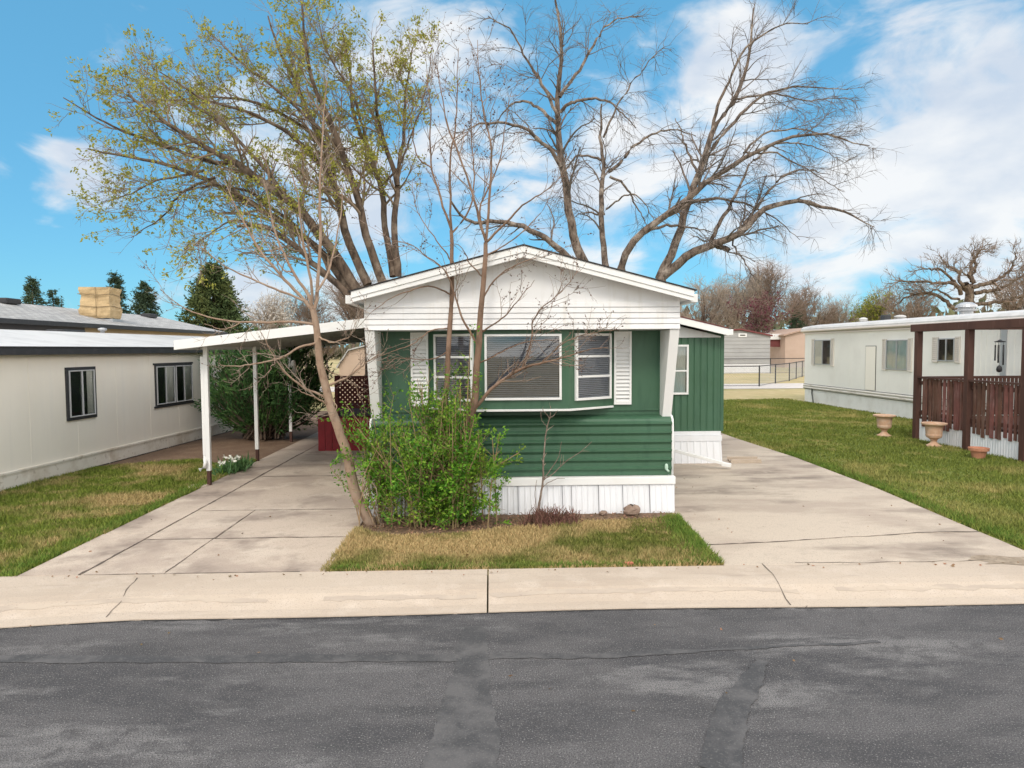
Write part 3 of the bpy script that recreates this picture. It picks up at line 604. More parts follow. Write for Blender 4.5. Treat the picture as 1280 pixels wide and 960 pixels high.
mb = MB(ML); mb.box(.161, .20, L0, L1+.2, ez-.085, ez+.035); mb.box(.02, .158, L0, L1+.18, ez-.05, ez-.022); mb.box(.161, .215, L0, L1+.2, ez+.04, ez+.062); mb.build('fascia', TRIMDK, A, bevel=.005)
for (xa, ya, xb, yb2, dbl) in ((80.5, 459, 120, 523, 0), (191.5, 454.5, 241, 507, 1)):
    P = hitL(xa, ya); Q = hitL(xb, yb2); w = Q.y-P.y; zt, zb = 2.0, .99; O = ML @ Vector((.002, P.y+.06, zb+.06)); u = ML.to_3x3() @ Vector((0, 1, 0)); w2, h2 = w-.12, zt-zb-.12
    if not dbl: window(A, O, u, w2, h2, bars_x=((w2/2, .04),), frame=.022, proud=.05, fm=SILVER, fill=(w2*.72, w2-.03, CURTAIN), outer=(.06, TRIMDK), back=BLACK)
    else:
        hw2 = w2/2-.03
        for kx in (0, hw2+.06): window(A, O+u*kx, u, hw2, h2, bars_x=((hw2/2, .035),), frame=.022, proud=.05, fm=SILVER, fill=(hw2*.56, hw2-.03, CURTAIN), outer=(.0295, TRIMDK), back=BLACK)
        for za, zb in ((-.075, -.0315), (h2+.0315, h2+.075)): mb = MB(basis(O, u)); mb.box(-.08, w2+.08, -.028, .006, za, zb); mb.build('window_surround', TRIMDK, A)
def onroof(px, py, X): return atx(px, py, X)
c = atx(83, 417, -10.3); mb = MB(); mb.box(c.x-.2, c.x+.2, c.y-.45, c.y+.45, 2.70, 2.82); mb.build('roof_vent', TRIMDK, A, bevel=.02)
c = atx(128, 413, -9.9); mb = MB(); mb.lathe([(.05, 0), (.05, .16), (.10, .17), (.10, .22), (.03, .24)], (c.x, c.y, 2.66), 14); mb.build('vent_pipe', METAL, A, smooth=True)

# ------------------------------------------------------------------ shingled house behind it, with a wrapped cooler
B = thing('shingled_house', 'tan house with grey shingle roof and dark gutter behind cream home', 'house', (-15, 24, 0))
ex_, rx_, ezb, rzb, y0b, y1b = -12.8, -15.9, 3.18, 3.93, 4, 33.3
mb = MB(); mb.prism([(ex_-.35, -.01), (ex_-.35, ezb), (rx_, rzb-.1), (2*rx_-ex_+.35, ezb), (2*rx_-ex_+.35, -.01)], y0b, y1b-.3); mb.build('wall', TAN, B)
mb = MB(); mb.prism([(ex_, ezb+.01), (rx_, rzb), (2*rx_-ex_, ezb+.01), (2*rx_-ex_, ezb-.06), (rx_, rzb-.07), (ex_, ezb-.06)], y0b-.2, y1b); mb.build('roof', SHINGLE, B)
mb = MB(); mb.box(ex_+.002, ex_+.12, y0b-.2, y1b, ezb-.14, ezb+.0); mb.prism([(ex_, ezb-.05), (rx_, rzb-.065), (rx_, rzb-.22), (ex_, ezb-.2)], y1b-.04, y1b+.02); mb.build('gutter', TRIMDK, B, bevel=.01)
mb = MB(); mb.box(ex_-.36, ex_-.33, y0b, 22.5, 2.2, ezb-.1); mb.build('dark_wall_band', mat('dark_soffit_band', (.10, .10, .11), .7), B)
for px, py, w, X in ((186, 392, .45, -15.4), (8, 381, .5, -15.6)):
    c = atx(px, py, X); zr = rzb-(X-rx_)*(rzb-ezb)/(ex_-rx_); mb = MB(); mb.box(c.x-w/2, c.x+w/2, c.y-w*.7, c.y+w*.7, zr-.02, zr+.16); mb.build('roof_vent', TRIMDK, B, bevel=.03)
cc = Vector((-14.05, 25.1, 0)); zr = rzb-(cc.x-rx_)*(rzb-ezb)/(ex_-rx_)
W = thing('evaporative_cooler', 'rooftop cooler wrapped in tan canvas cover tied with cord', 'cooler', (cc.x, cc.y, zr), .12)
MW = Matrix.Translation((cc.x, cc.y, zr)) @ Matrix.Rotation(.12, 4, 'Z'); hw3 = .49
mb = MB(MW); N = 9
def puff(x, y, z):
    s = 1+.05*math.sin(z*7)+.03*math.sin(z*17+x*5); return (x*s+.012*random.uniform(-1, 1), y*s+.012*random.uniform(-1, 1), z)
V = []; ring = [(-1+2*i/N, -1) for i in range(N)]+[(1, -1+2*i/N) for i in range(N)]+[(1-2*i/N, 1) for i in range(N)]+[(-1, 1-2*i/N) for i in range(N)]
rows = [[puff(a*hw3*.93, b*hw3*.93, -.02+.02*random.random()) for a, b in ring+ring[:1]]]
for iz in range(1, 12):
    z = -.02+1.1*iz/11
    rows.append([puff(a*hw3, b*hw3, z) for a, b in ring+ring[:1]])
for r in rows: r[-1] = r[0]
mb.sheet(rows); n0 = mb.n; top = rows[-1][:-1]; mb.add([(*v[:2], 1.075+.01*random.random()) for v in top]+[(0, 0, 1.12)], [(i, (i+1) % len(top), len(top)) for i in range(len(top))])
mb.build('canvas_cover', CANVAS, W, smooth=False)
mb = MB(MW)
for z in (.40, .82): mb.tube([(a*hw3*1.085, b*hw3*1.085, z+.02*math.sin(a*3+b*2)) for a, b in ring+ring[:1]], .012, 6)
mb.tube([(hw3*.1, -hw3*1.09, 0), (hw3*.12, -hw3*1.09, .5), (hw3*.1, -hw3*1.08, 1.08)], .01, 6); mb.build('tie_cord', ROPE, W)
mb = MB(MW); mb.box(-.43, .55, -.43, .43, -.3, -.03); mb.build('base_curb', METAL, W)

# ------------------------------------------------------------------ off-white trailer on the right
TX = 13.3; TY1 = 28.65; TY0 = 6.0
R_ = thing('long_trailer', 'long off-white trailer home with louvred shutters behind brown porch', 'mobile home', (TX+2, 18, 0))
mb = MB(); mb.box(TX, TX+4.2, TY0, TY1, .74, 2.97)
y = TY0
while y < 18.6: mb.box(TX-.008, TX+.001, y, y+.05, .76, 2.95); y += .2
y = 18.9
while y < TY1: mb.box(TX-.004, TX+.001, y, y+.012, .76, 2.95); y += 1.22
mb.build('wall', OFFW, R_)
mb = MB(); mb.prism([(TX-.14, 2.975), (TX-.14, 3.06), (TX-.05, 3.14), (TX+.6, 3.24), (TX+2.1, 3.30), (TX+4.3, 3.1), (TX+4.3, 2.975)], TY0, TY1+.1); mb.build('roof', ROOFW, R_)
mb = MB(); mb.prism([(TX-.03, 2.90), (TX-.165, 2.955), (TX-.165, 3.0), (TX-.142, 3.012), (TX-.142, 2.974), (TX-.03, 2.974)], TY0, TY1+.1); mb.box(TX-.06, TX-.001, TY0, TY1+.02, 2.84, 2.885); mb.build('eave_trim', mat('pale_pink_trim', (.66, .60, .57), .5), R_)
mb = MB(); mb.prism([(TX+.001, .55), (TX-.03, .55), (TX-.055, .60), (TX-.03, .64), (TX-.055, .69), (TX-.03, .74), (TX+.001, .745)], TY0, TY1+.02); bl_ = mb.build('belt_moulding', mat('stained_belt', (.60, .57, .53), .6, [(4, (.38, .33, .28), .55, .7, 5, (1, .4, 3))]), R_)
mb = MB(); mb.box(TX-.036, TX-.031, TY0, TY1, .742, .756); mb.box(TX-.034, TX-.0, TY0, TY1, .535, .548); mb.build('belt_shadow_line', TRIMDK, bl_)  # dark strips painted in for the shadow lines above and below the belt
mb = MB(); mb.box(TX+.001, TX+4.1, TY0+.1, TY1-.05, -.01, .55); mb.build('skirting', mat('white_skirt_block', (.72, .72, .70), .7, [(2, (.62, .61, .58), .45, .7)]), R_)
mb = MB(); mb.box(TX-.03, TX-.001, 17.25, 17.45, .76, 2.84); mb.build('corner_post', METAL, R_)
uR = (0, -1, 0)
for (xa, xb, ya, yb3, sa, sb, cm, tint) in ((1019, 1039, 425, 456.5, 1015.5, 1040.5, (.04, .62, CURTAIN), DARKGLASSBACK), (1109, 1135, 425, 463, 1104, 1137.5, (.04, .66, CURTAINT), DARKGLASSBACK), (1174, 1194, 423, 452, 1166.5, 1200, None, BLACK)):
    P = atx(xa, ya, TX); Q = atx(xb, yb3, TX); w = P.y-Q.y; z0_ = Q.z; h = P.z-Q.z
    window(R_, (TX-.002, P.y, z0_), uR, w, h, bars_x=((w/2, .05),), frame=.035, proud=.045, fm=METAL, fill=(.04, w*(.5 if cm and cm[2] is CURTAIN else .93), cm[2]) if cm else None, back=tint)
    s1 = atx(sa, ya, TX).y; s2 = atx(sb, ya, TX).y
    shutter(R_, (TX-.002, s1, z0_-.04), uR, max(s1-P.y-.01, .2), h+.08, SHUT, .06); shutter(R_, (TX-.002, Q.y-.01, z0_-.04), uR, max(Q.y-s2-.01, .2), h+.08, SHUT, .06)
P = atx(1083, 433, TX); Q = atx(1094, 489, TX); mb = MB(basis((TX-.002, P.y, .78), uR)); w = P.y-Q.y; mb.box(0, w, -.025, 0, 0, P.z-.78); cd_ = mb.build('closet_door', mat('beige_door', (.80, .765, .70), .5), R_, bevel=.006)
mb = MB(basis((TX-.002, P.y, .78), uR)); mb.box(-.022, -.002, -.015, 0, 0, P.z-.78); mb.box(w+.002, w+.022, -.015, 0, 0, P.z-.78); mb.box(-.022, w+.022, -.015, 0, P.z-.778, P.z-.758); mb.build('door_gap', TRIMDK, cd_)
P = atx(1016, 490, TX); mb = MB(); mb.tube([(TX-.03, P.y, .6), (TX-.06, P.y-.05, .4), (TX-.12, P.y-.3, .05), (TX-.14, P.y-.4, .0)], .025, 8); mb.build('drain_hose', DKMETAL, R_, smooth=True)
for px, py, r, hh, m in ((1208, 390, .30, .42, METAL), (1079, 402, .16, .22, ROOFW), (1125, 400, .2, .2, ROOFW), (1107, 400, .14, .26, TRIMDK)):
    c = atx(px, py, TX+1.2); mb = MB()
    if r > .15: mb.lathe([(r*.6, 0), (r*.6, hh*.35), (r, hh*.36), (r*1.02, hh*.45), (r*.7, hh*.5), (r*.7, hh*.6), (r*1.0, hh*.62), (r*.9, hh*.8), (r*.5, hh*.97), (.02, hh)], (c.x, c.y, 3.22), 20); mb.build('roof_vent', m, R_, smooth=False)
    else: mb.box(c.x-.13, c.x+.13, c.y-.13, c.y+.13, 3.2, 3.2+hh); mb.build('roof_vent', m, R_, bevel=.02)

# ------------------------------------------------------------------ brown porch
cw = at(1250, 428, 15.4)
PX = 10.52
Pq = thing('porch', 'dark brown timber porch with slatted railing beside off-white trailer', 'porch', (PX+1.2, 14.5, 0))
posts = [16.55, 14.75, 13.12, 10.4]; pw = .068
for y in posts: mb = MB(); mb.box(PX-pw, PX+pw, y-pw, y+pw, -.01, 2.66); mb.build('post', BROWN, Pq, bevel=.008)
mb = MB(); mb.box(PX-.09, PX+.09, 9.8, 16.75, 2.66, 2.84); mb.build('beam', BROWN, Pq, bevel=.008)
mb = MB(); mb.box(PX+.092, TX-.17, 16.53, 16.62, 2.70, 2.83)
y = 10.4
while y < 16.4: mb.box(PX+.092, TX-.17, y, y+.05, 2.69, 2.79); y += 1.25
mb.box(PX+.092, TX-.17, 15.37, 15.43, cw.z+.36, cw.z+.46)
mb.build('rafter', BROWN, Pq)
mb = MB(); mb.box(PX+.1, TX-.07, 9.9, 16.6, .50, .56); mb.build('deck_floor', BROWN, Pq)
for ya, yb4 in zip(posts[1:], posts[:-1]):
    a_, b_ = ya+pw+.002, yb4-pw-.002
    mb = MB(); mb.box(PX-.05, PX+.06, a_, b_, 1.52, 1.56); mb.box(PX+.02, PX+.06, a_, b_, .62, .71); mb.box(PX+.02, PX+.06, a_, b_, 1.36, 1.45); mb.build('rail', BROWN, Pq)
    mb = MB(); y = a_+.02
    while y < b_-.12:
        w = random.choice((.06, .07, .08, .10)); g0 = random.choice((.012, .025, .04, .06, .085)); zb = .36+random.uniform(-.04, .06)
        mb.box(PX-.006, PX+.018, y, min(y+w, b_-.01), zb, 1.515+random.uniform(-.02, 0)); y += w+g0
    mb.build('railing_slats', BROWNSLAT, Pq)
mb = MB(); mb.box(PX+.09, TX-.1, 16.5, 16.56, 1.5, 1.56); mb.box(PX+.09, TX-.1, 16.51, 16.55, .66, .72)
x = PX+.12
while x < TX-.15: mb.box(x, x+.07, 16.49, 16.508, .6, 1.5); x += .1
mb.build('end_railing', BROWN, Pq)
mb = MB(); rows = []; y = 9.9
while y < 16.6:
    for dy, dx in ((0, 0), (.02, -.012), (.04, -.012), (.06, 0)): rows.append([(PX+.03+dx, y+dy, -.01), (PX+.03+dx, y+dy, .52)])
    y += .075
mb.sheet(rows); mb.box(PX+.045, PX+.08, 9.9, 16.6, -.01, .49); mb.build('porch_skirt', SKIRT, Pq)
# wind chime
cw = at(1250, 428, 15.4)
Wc = thing('wind_chime', 'dark metal wind chime hanging inside the brown porch', 'wind chime', tuple(cw))
mb = MB(); mb.tube([cw+Vector((0, 0, .36)), cw+Vector((0, 0, .06))], .004, 6); mb.tube([cw, cw+Vector((0, 0, -.55))], .004, 6); mb.build('cord', DKMETAL, Wc)
mb = MB(); mb.lathe([(.02, .0), (.1, .005), (.12, .02), (.05, .04), (.01, .07)], cw, 16); mb.build('top_disc', DKMETAL, Wc, smooth=True)
for i in range(5):
    a_ = i*2*PI/5; q = cw+Vector((.085*math.cos(a_), .085*math.sin(a_), -.06)); mb = MB(); mb.tube([q, q+Vector((0, 0, -.26-.05*i))], .017, 8); mb.tube([q, q+Vector((0, 0, .07))], .003, 5); mb.build('chime_tube', DKMETAL, Wc, smooth=True)
mb = MB(); mb.lathe([(.005, -.52), (.05, -.56), (.06, -.62), (.05, -.67), (.005, -.69)], cw, 12); mb.build('clapper', DKMETAL, Wc, smooth=True)

# ------------------------------------------------------------------ urns and pots
uprof = [(.14, 0), (.17, .004), (.17, .025), (.13, .04), (.085, .075), (.06, .12), (.065, .14), (.085, .15), (.075, .165), (.11, .19), (.155, .215), (.17, .26), (.165, .30), (.17, .33), (.178, .43), (.185, .48), (.225, .50), (.262, .515), (.265, .545), (.24, .55), (.195, .54), (.18, .50), (.02, .49)]
c = g(1105, 545); U = thing('garden_urn', 'pale terracotta pedestal urn on lawn before the trailer wall', 'urn', tuple(c), 0, 'pedestal urns on the lawn')
mb = MB(); mb.lathe(uprof, c, 32); mb.build('bowl', TERRA, U, smooth=False, bevel=0)
mb = MB(); mb.lathe([(.182, .492), (.182, .502), (.02, .51)], c, 24); mb.build('soil', SOIL, U)
U2 = copy_tree(U); U2.location = g(1167, 558); U2['label'] = 'pale terracotta pedestal urn standing beside the brown porch corner post'
c = g(1223, 572.5); mb = MB(); mb.lathe([(.11, 0), (.15, .15), (.152, .155), (.185, .157), (.19, .215), (.17, .217), (.165, .19), (.02, .19)], (0, 0, 0), 28); o = mb.build('flower_pot', TERRA2); o.location = c
tag(o, 'small orange terracotta flower pot at foot of the middle porch post', 'pot')

# ------------------------------------------------------------------ small things in front
p0 = at(841, 564, 12.9); p1 = at(913, 574, 12.6); dv = (p1-p0).normalized(); Q = thing('loose_downspout', 'white downspout pipe lying against the skirt over right driveway', 'downspout', tuple(g(905, 578)))
mb = MB(); p0.z = .36; p1.z = .09; mb.beam(p0-dv*.1, p1, .075, .06); mb.build('pipe', WHITE2, Q, bevel=.008)
mb = MB(); mb.beam(p1-dv*.16, p1+dv*.015, .085, .07); mb.build('end_collar', WHITE2, Q, bevel=.008)
c = g(926, 578); mb = MB(); bl = [(-.26, -.16), (.36, -.16), (.40, .15), (-.20, .18)]
mb.prism(bl, .012, .045, 'z'); mb.prism([(-.24, .13), (.38, .10), (.385, .145), (-.2, .175)], .045, .10, 'z'); mb.prism([(-.25, -.155), (.355, -.155), (.36, -.115), (-.25, -.115)], .045, .085, 'z')
o = mb.build('splash_block', WALK, bevel=.006); o.location = (c.x, c.y, 0); tag(o, 'concrete splash block on right driveway beside white pipe', 'splash block')
def rock(name, c, s, m, label, cat, seed):
    rr = random.Random(seed); mb = MB(); k = 12; V = []; n = 7
    rows = [[(s[0]*math.sin(PI*(i+.3)/(n))*math.cos(2*PI*j/k)*(1+.18*rr.uniform(-1, 1)), s[1]*math.sin(PI*(i+.3)/n)*math.sin(2*PI*j/k)*(1+.18*rr.uniform(-1, 1)), s[2]*(1-math.cos(PI*(i+.3)/n))/2*(1+.1*rr.uniform(-1, 1))) for j in range(k)] for i in range(n)]
    for r in rows: r.append(r[0])
    mb.sheet(rows); o = mb.build(name, m); o.location = (c[0], c[1], -.012); return tag(o, label, cat)
rock('rock', (2.0-.08, 9.27), (.13, .09, .15), ROCK, 'rounded brown rock against the white skirt', 'rock', 3)
rock('rock_fragment', (g(750, 637).x, 9.3), (.06, .05, .07), ROCK, 'small brown stone left of larger rock by skirt', 'rock', 5)
mb = MB(); mb.box(-.045, .045, -.025, .025, 0, .03); o = mb.build('brick_chip', BRICK, bevel=.006); c = g(787, 708.5); o.location = (c.x, c.y+.03, .012); o.rotation_euler.z = .2; tag(o, 'broken red brick chip at the edge of front lawn', 'brick')
c = g(247, 609); mb = MB(); mb.prism([(.15*math.cos(a)*(1+.12*math.sin(3*a)), .2*math.sin(a)) for a in [i*2*PI/14 for i in range(14)]], -.01, .025, 'z'); o = mb.build('stepping_stone', WALK, bevel=.006); o.location = (c.x, c.y, 0); tag(o, 'flat pale stepping stone in grass by front carport post', 'stone')
# daffodils
c = g(293, 589); n = 420
Fl = thing('daffodil_clump', 'clump of white flowers with strap leaves beside carport post', 'flowers', tuple(c))
base = np.column_stack([RG.normal(c.x, .10, n), RG.normal(c.y, .24, n), np.zeros(n)]); dd = np.column_stack([RG.normal(0, .5, n), RG.normal(0, .5, n), np.ones(n)]); dd /= np.linalg.norm(dd, axis=1, keepdims=True)
V, Fq = leaves(base, .24, dd, .25, .12); link_mesh('leaves', V, Fq, mat('strap_leaves', (.07, .15, .05), .6, island=.35), Fl)
n = 18; base = np.column_stack([RG.normal(c.x-.06, .09, n), RG.normal(c.y, .2, n), np.zeros(n)]); tip = base+np.column_stack([RG.normal(0, .04, n), RG.normal(0, .04, n), RG.uniform(.18, .27, n)])
V, Fq = tubes(np.stack([base, (base+tip)/2, tip], 1), np.full((n, 3), .004), 4); link_mesh('stem', V, Fq, LEAF_BUSH, Fl)
V, Fq = leaves(np.repeat(tip, 6, 0), .055, None, 1, .7); link_mesh('petals', V, Fq, PETAL, Fl)
# dead stalks
c = g(688, 655); n = 160
Ds = thing('dead_plant', 'low clump of dead reddish brown stalks on front bed', 'dead plant', tuple(c))
base = np.column_stack([RG.normal(c.x, .16, n), RG.normal(c.y, .12, n), np.zeros(n)]); P, Rr = spawn(np.stack([base, base+np.array([0, 0, .05])], 1), np.full((n, 2), .006), n*3, (0, 1), (.08, .26), (0, 55), 4, 1, .004, 0, .2)
V, Fq = tubes(P, Rr, 4); link_mesh('stalks', V, Fq, mat('dead_stalks', (.15, .075, .055), .9, island=.4), Ds)

# ------------------------------------------------------------------ traced trees
def limb_set(specs, Y0, M=22, wob=.02, thin=1.0):
    """specs: (pixel polyline, r0, r1, dY at start, dY at end) in metres -> resampled limbs at their own depth"""
    Ps = []; Rs = []
    for px, r0, r1, da, db in specs:
        n = len(px); pts = [at(x, y, Y0+da+(db-da)*i/(n-1)) for i, (x, y) in enumerate(px)]
        P, R = resample(pts, [r0*thin, (r0*.55+r1*.45)*thin, r1*thin], M); Ps.append(wobble(P, wob)); Rs.append(R)
    return np.array(Ps), np.array(Rs)
def tree_from(name, label, cat, specs, Y0, bark, twig, levels, leaf=None, group=None, wob=.02, ksides=10, base=None, thin=1.0):
    P0, R0 = limb_set(specs, Y0, wob=wob, thin=thin); b = base or tuple(P0[0, 0]); T = thing(name, label, cat, (b[0], b[1], 0), 0, group)
    V, Fq = tubes(P0, R0, ksides); link_mesh('trunk', V, Fq, bark, T, smooth=True)
    Pp, Rp = P0, R0; parts = []; last = None; allP = []
    for i, lv in enumerate(levels):
        src = lv.pop('src', None); first = lv.pop('skip', 0)
        if src == 'trunk': Pp, Rp = P0[first:], R0[first:]
        elif src == 'all' and allP: Pp = np.concatenate(allP); Rp = np.concatenate(allR)
        Pc, Rc = spawn(Pp, Rp, **lv); parts.append(tubes(Pc, Rc, 5 if i == 0 else (4 if i == 1 else 3)))
        if i == 0: allP, allR = [Pc], [Rc]
        Pp, Rp = Pc, Rc; last = Pc
    V, Fq = join(parts); link_mesh('crown', V, Fq, twig, T, smooth=True)
    if leaf:
        for nm, m, cnt, size, asp, mode in leaf:
            C, Td = pts_on(last, cnt, (.3, 1) if mode == 'end' else (.05, 1))
            if mode == 'cluster':
                k = max(1, cnt//9); C, Td = pts_on(last, k, (.55, 1)); C = np.repeat(C, 9, 0)+RG.normal(0, size*.55, (k*9, 3)); Td = np.repeat(Td, 9, 0)
            V, Fq = leaves(C, size, Td, .8, asp, .1); link_mesh(nm, V, Fq, m, T)
    return T
# the leafy ash behind the home on the left
YA_ = 20.5
A_specs = [
 ([(470, 520), (466, 455), (458, 395), (446, 362)], .42, .30, 0, 0), ([(472, 500), (476, 440), (484, 385), (490, 352)], .34, .24, 0, .3),
 ([(446, 382), (417, 347), (390, 322), (360, 300), (328, 284), (296, 283)], .15, .05, 0, -1.6), ([(448, 366), (419, 323), (390, 282), (362, 252), (328, 228), (295, 203), (252, 180), (205, 150), (160, 118)], .22, .04, 0, -2.2),
 ([(444, 372), (412, 325), (372, 290), (330, 262), (290, 240), (245, 216), (205, 205), (160, 195), (110, 186)], .17, .03, 0, 1.0), ([(461, 356), (438, 300), (430, 255), (421, 222), (406, 180), (380, 128), (352, 70), (335, 20)], .19, .03, .2, 1.6),
 ([(480, 354), (462, 292), (449, 240), (431, 188), (413, 146), (396, 110), (384, 60), (378, 5)], .18, .03, .2, -1.5), ([(493, 345), (482, 275), (477, 231), (458, 182), (442, 143), (437, 95), (428, 40)], .15, .025, .3, 1.8),
 ([(497, 345), (493, 279), (496, 231), (488, 200), (474, 155), (470, 110), (466, 50)], .15, .025, .3, .4), ([(496, 231), (501, 182), (504, 140), (509, 100), (520, 50)], .09, .02, .3, 1.0),
 ([(295, 203), (262, 202), (210, 185), (141, 159), (79, 122)], .09, .015, -.6, -2.2), ([(256, 215), (230, 221), (197, 228), (157, 248), (128, 252)], .06, .01, .6, 1.4),
 ([(270, 222), (226, 238), (197, 274), (164, 297)], .06, .01, 0, -.8), ([(328, 284), (290, 275), (262, 292), (246, 308)], .05, .01, -1.4, -2.0),
 ([(421, 222), (385, 190), (345, 160), (300, 140), (250, 122), (200, 90)], .10, .02, .8, -1.0), ([(431, 188), (395, 160), (350, 120), (300, 80), (260, 40)], .08, .02, -.6, 1.2),
 ([(406, 180), (385, 165), (330, 130), (280, 118), (215, 122), (150, 128)], .08, .015, 1.0, 2.4), ([(372, 290), (340, 262), (300, 235), (255, 232), (205, 250)], .08, .012, .4, -1.2),
 ([(477, 231), (500, 205), (515, 160), (530, 110), (540, 60)], .05, .012, .3, -.8), ([(458, 182), (440, 120), (405, 60), (395, 10)], .06, .015, 1, .4), ([(362, 252), (322, 200), (270, 150), (225, 125), (180, 88)], .09, .015, -1.2, .4)]
tree_from('ash_tree', 'leafing multi-stemmed tree sweeping left behind the green home', 'tree', A_specs, YA_, BARK_A, TWIG_A,
  [dict(src='trunk', skip=2, taper=.3, count=330, tr=(.25, 1), lr=(1.0, 2.8), ang=(18, 55), npts=8, rs=.45, rmin=.010, up=.05, wig=.16), dict(count=2100, tr=(.15, 1), lr=(.5, 1.3), ang=(20, 60), npts=6, rs=.5, rmin=.007, up=.06, wig=.2),
   dict(count=6500, tr=(.1, 1), lr=(.2, .6), ang=(20, 65), npts=4, rs=.6, rmin=.0045, up=.02, wig=.22)], leaf=[('leaves', LEAF_A, 27000, .10, .5, 'cluster')], thin=.74, base=(at(470, 520, YA_).x, YA_))
# the bare tree behind the home on the right
B_specs = [
 ([(800, 500), (790, 440), (770, 385), (745, 345)], .45, .28, 0, -.2), ([(805, 480), (815, 420), (822, 380), (826, 345)], .36, .27, 0, .2),
 ([(745, 350), (729, 325), (716, 281), (708, 225), (701, 176), (698, 123), (702, 60), (694, 0)], .26, .05, -.2, -.8), ([(740, 345), (709, 318), (682, 294), (640, 276), (597, 275), (573, 265), (564, 252)], .19, .05, -.2, -1.8),
 ([(700, 207), (682, 176), (652, 155), (603, 155), (575, 175)], .11, .02, -.6, -2.0), ([(696, 155), (661, 128), (637, 134), (615, 160)], .09, .02, -.7, .6), ([(699, 140), (713, 126), (740, 118), (775, 135), (795, 160)], .09, .02, -.7, -2),
 ([(765, 365), (760, 333), (757, 254), (761, 218), (754, 172), (752, 130)], .19, .04, 0, .8), ([(760, 212), (788, 184), (811, 169), (844, 162), (870, 170)], .09, .02, .5, 1.8), ([(761, 220), (782, 231), (798, 258), (806, 280)], .07, .015, .5, .2),
 ([(755, 202), (726, 195), (710, 213), (700, 245)], .07, .015, .6, 1.6), ([(759, 262), (780, 250), (800, 256), (820, 282)], .05, .012, .3, -.8), ([(757, 268), (735, 262), (718, 272)], .06, .015, .3, 1.0),
 ([(785, 372), (778, 336), (792, 304), (821, 277), (851, 254), (890, 218), (929, 192), (985, 172), (1028, 167), (1087, 182)], .22, .02, 0, -2.4), ([(824, 350), (844, 307), (860, 251), (877, 202), (890, 162), (916, 123), (935, 70), (942, 10)], .24, .04, .2, 1.2),
 ([(877, 202), (903, 169), (933, 136), (956, 118), (1010, 105), (1060, 112)], .11, .02, .8, 2.0), ([(870, 214), (862, 198), (852, 170), (844, 148)], .07, .02, .7, 1.4), ([(826, 348), (857, 327), (890, 307), (923, 294), (952, 267), (975, 258), (1011, 253), (1051, 263), (1093, 284)], .25, .02, .2, -1.0),
 ([(888, 308), (910, 264), (929, 222), (942, 199)], .12, .04, 0, .8), ([(942, 199), (965, 180), (1000, 182), (1050, 200)], .06, .012, .8, 1.4), ([(923, 294), (949, 254), (969, 228), (995, 212), (1038, 218)], .10, .015, -.3, .8),
 ([(890, 305), (911, 311)], .13, .12, 0, 0), ([(915, 297), (930, 330), (950, 352)], .05, .012, 0, -.6), ([(806, 292), (836, 282), (867, 284), (890, 290)], .09, .02, -.2, .6), ([(837, 271), (877, 251), (916, 248), (962, 267), (1000, 300)], .09, .012, -.6, .9),
 ([(929, 192), (960, 165), (1010, 160), (1060, 175)], .06, .012, -1.4, .2), ([(890, 162), (905, 110), (930, 60), (970, 30), (1010, 30)], .09, .02, .9, -.8), ([(700, 120), (730, 70), (760, 30), (800, 20)], .09, .02, -.8, 1), ([(700, 150), (665, 90), (640, 40), (610, 20)], .09, .02, -.8, -2),
 ([(754, 172), (772, 130), (800, 90), (830, 60)], .06, .015, .8, 1.5), ([(916, 123), (960, 118), (1010, 125), (1075, 125)], .06, .012, 1, 2), ([(929, 192), (975, 195), (1020, 215), (1055, 240)], .05, .012, -1.4, -2.4)]
tree_from('bare_tree', 'tall bare tree with arching limbs rising behind the green home roof', 'tree', B_specs, 28.2, BARK_B, TWIG_B,
  [dict(src='trunk', skip=2, taper=.3, count=300, tr=(.3, 1), lr=(1.0, 3.2), ang=(20, 60), npts=8, rs=.4, rmin=.014, up=-.03, wig=.14), dict(count=1500, tr=(.15, 1), lr=(.5, 1.7), ang=(20, 60), npts=6, rs=.5, rmin=.009, up=-.06, wig=.16),
   dict(count=3200, tr=(.1, 1), lr=(.3, .9), ang=(20, 60), npts=4, rs=.6, rmin=.006, up=-.05, wig=.18)], wob=.035, thin=.80, base=(at(800, 500, 28.2).x, 28.2))
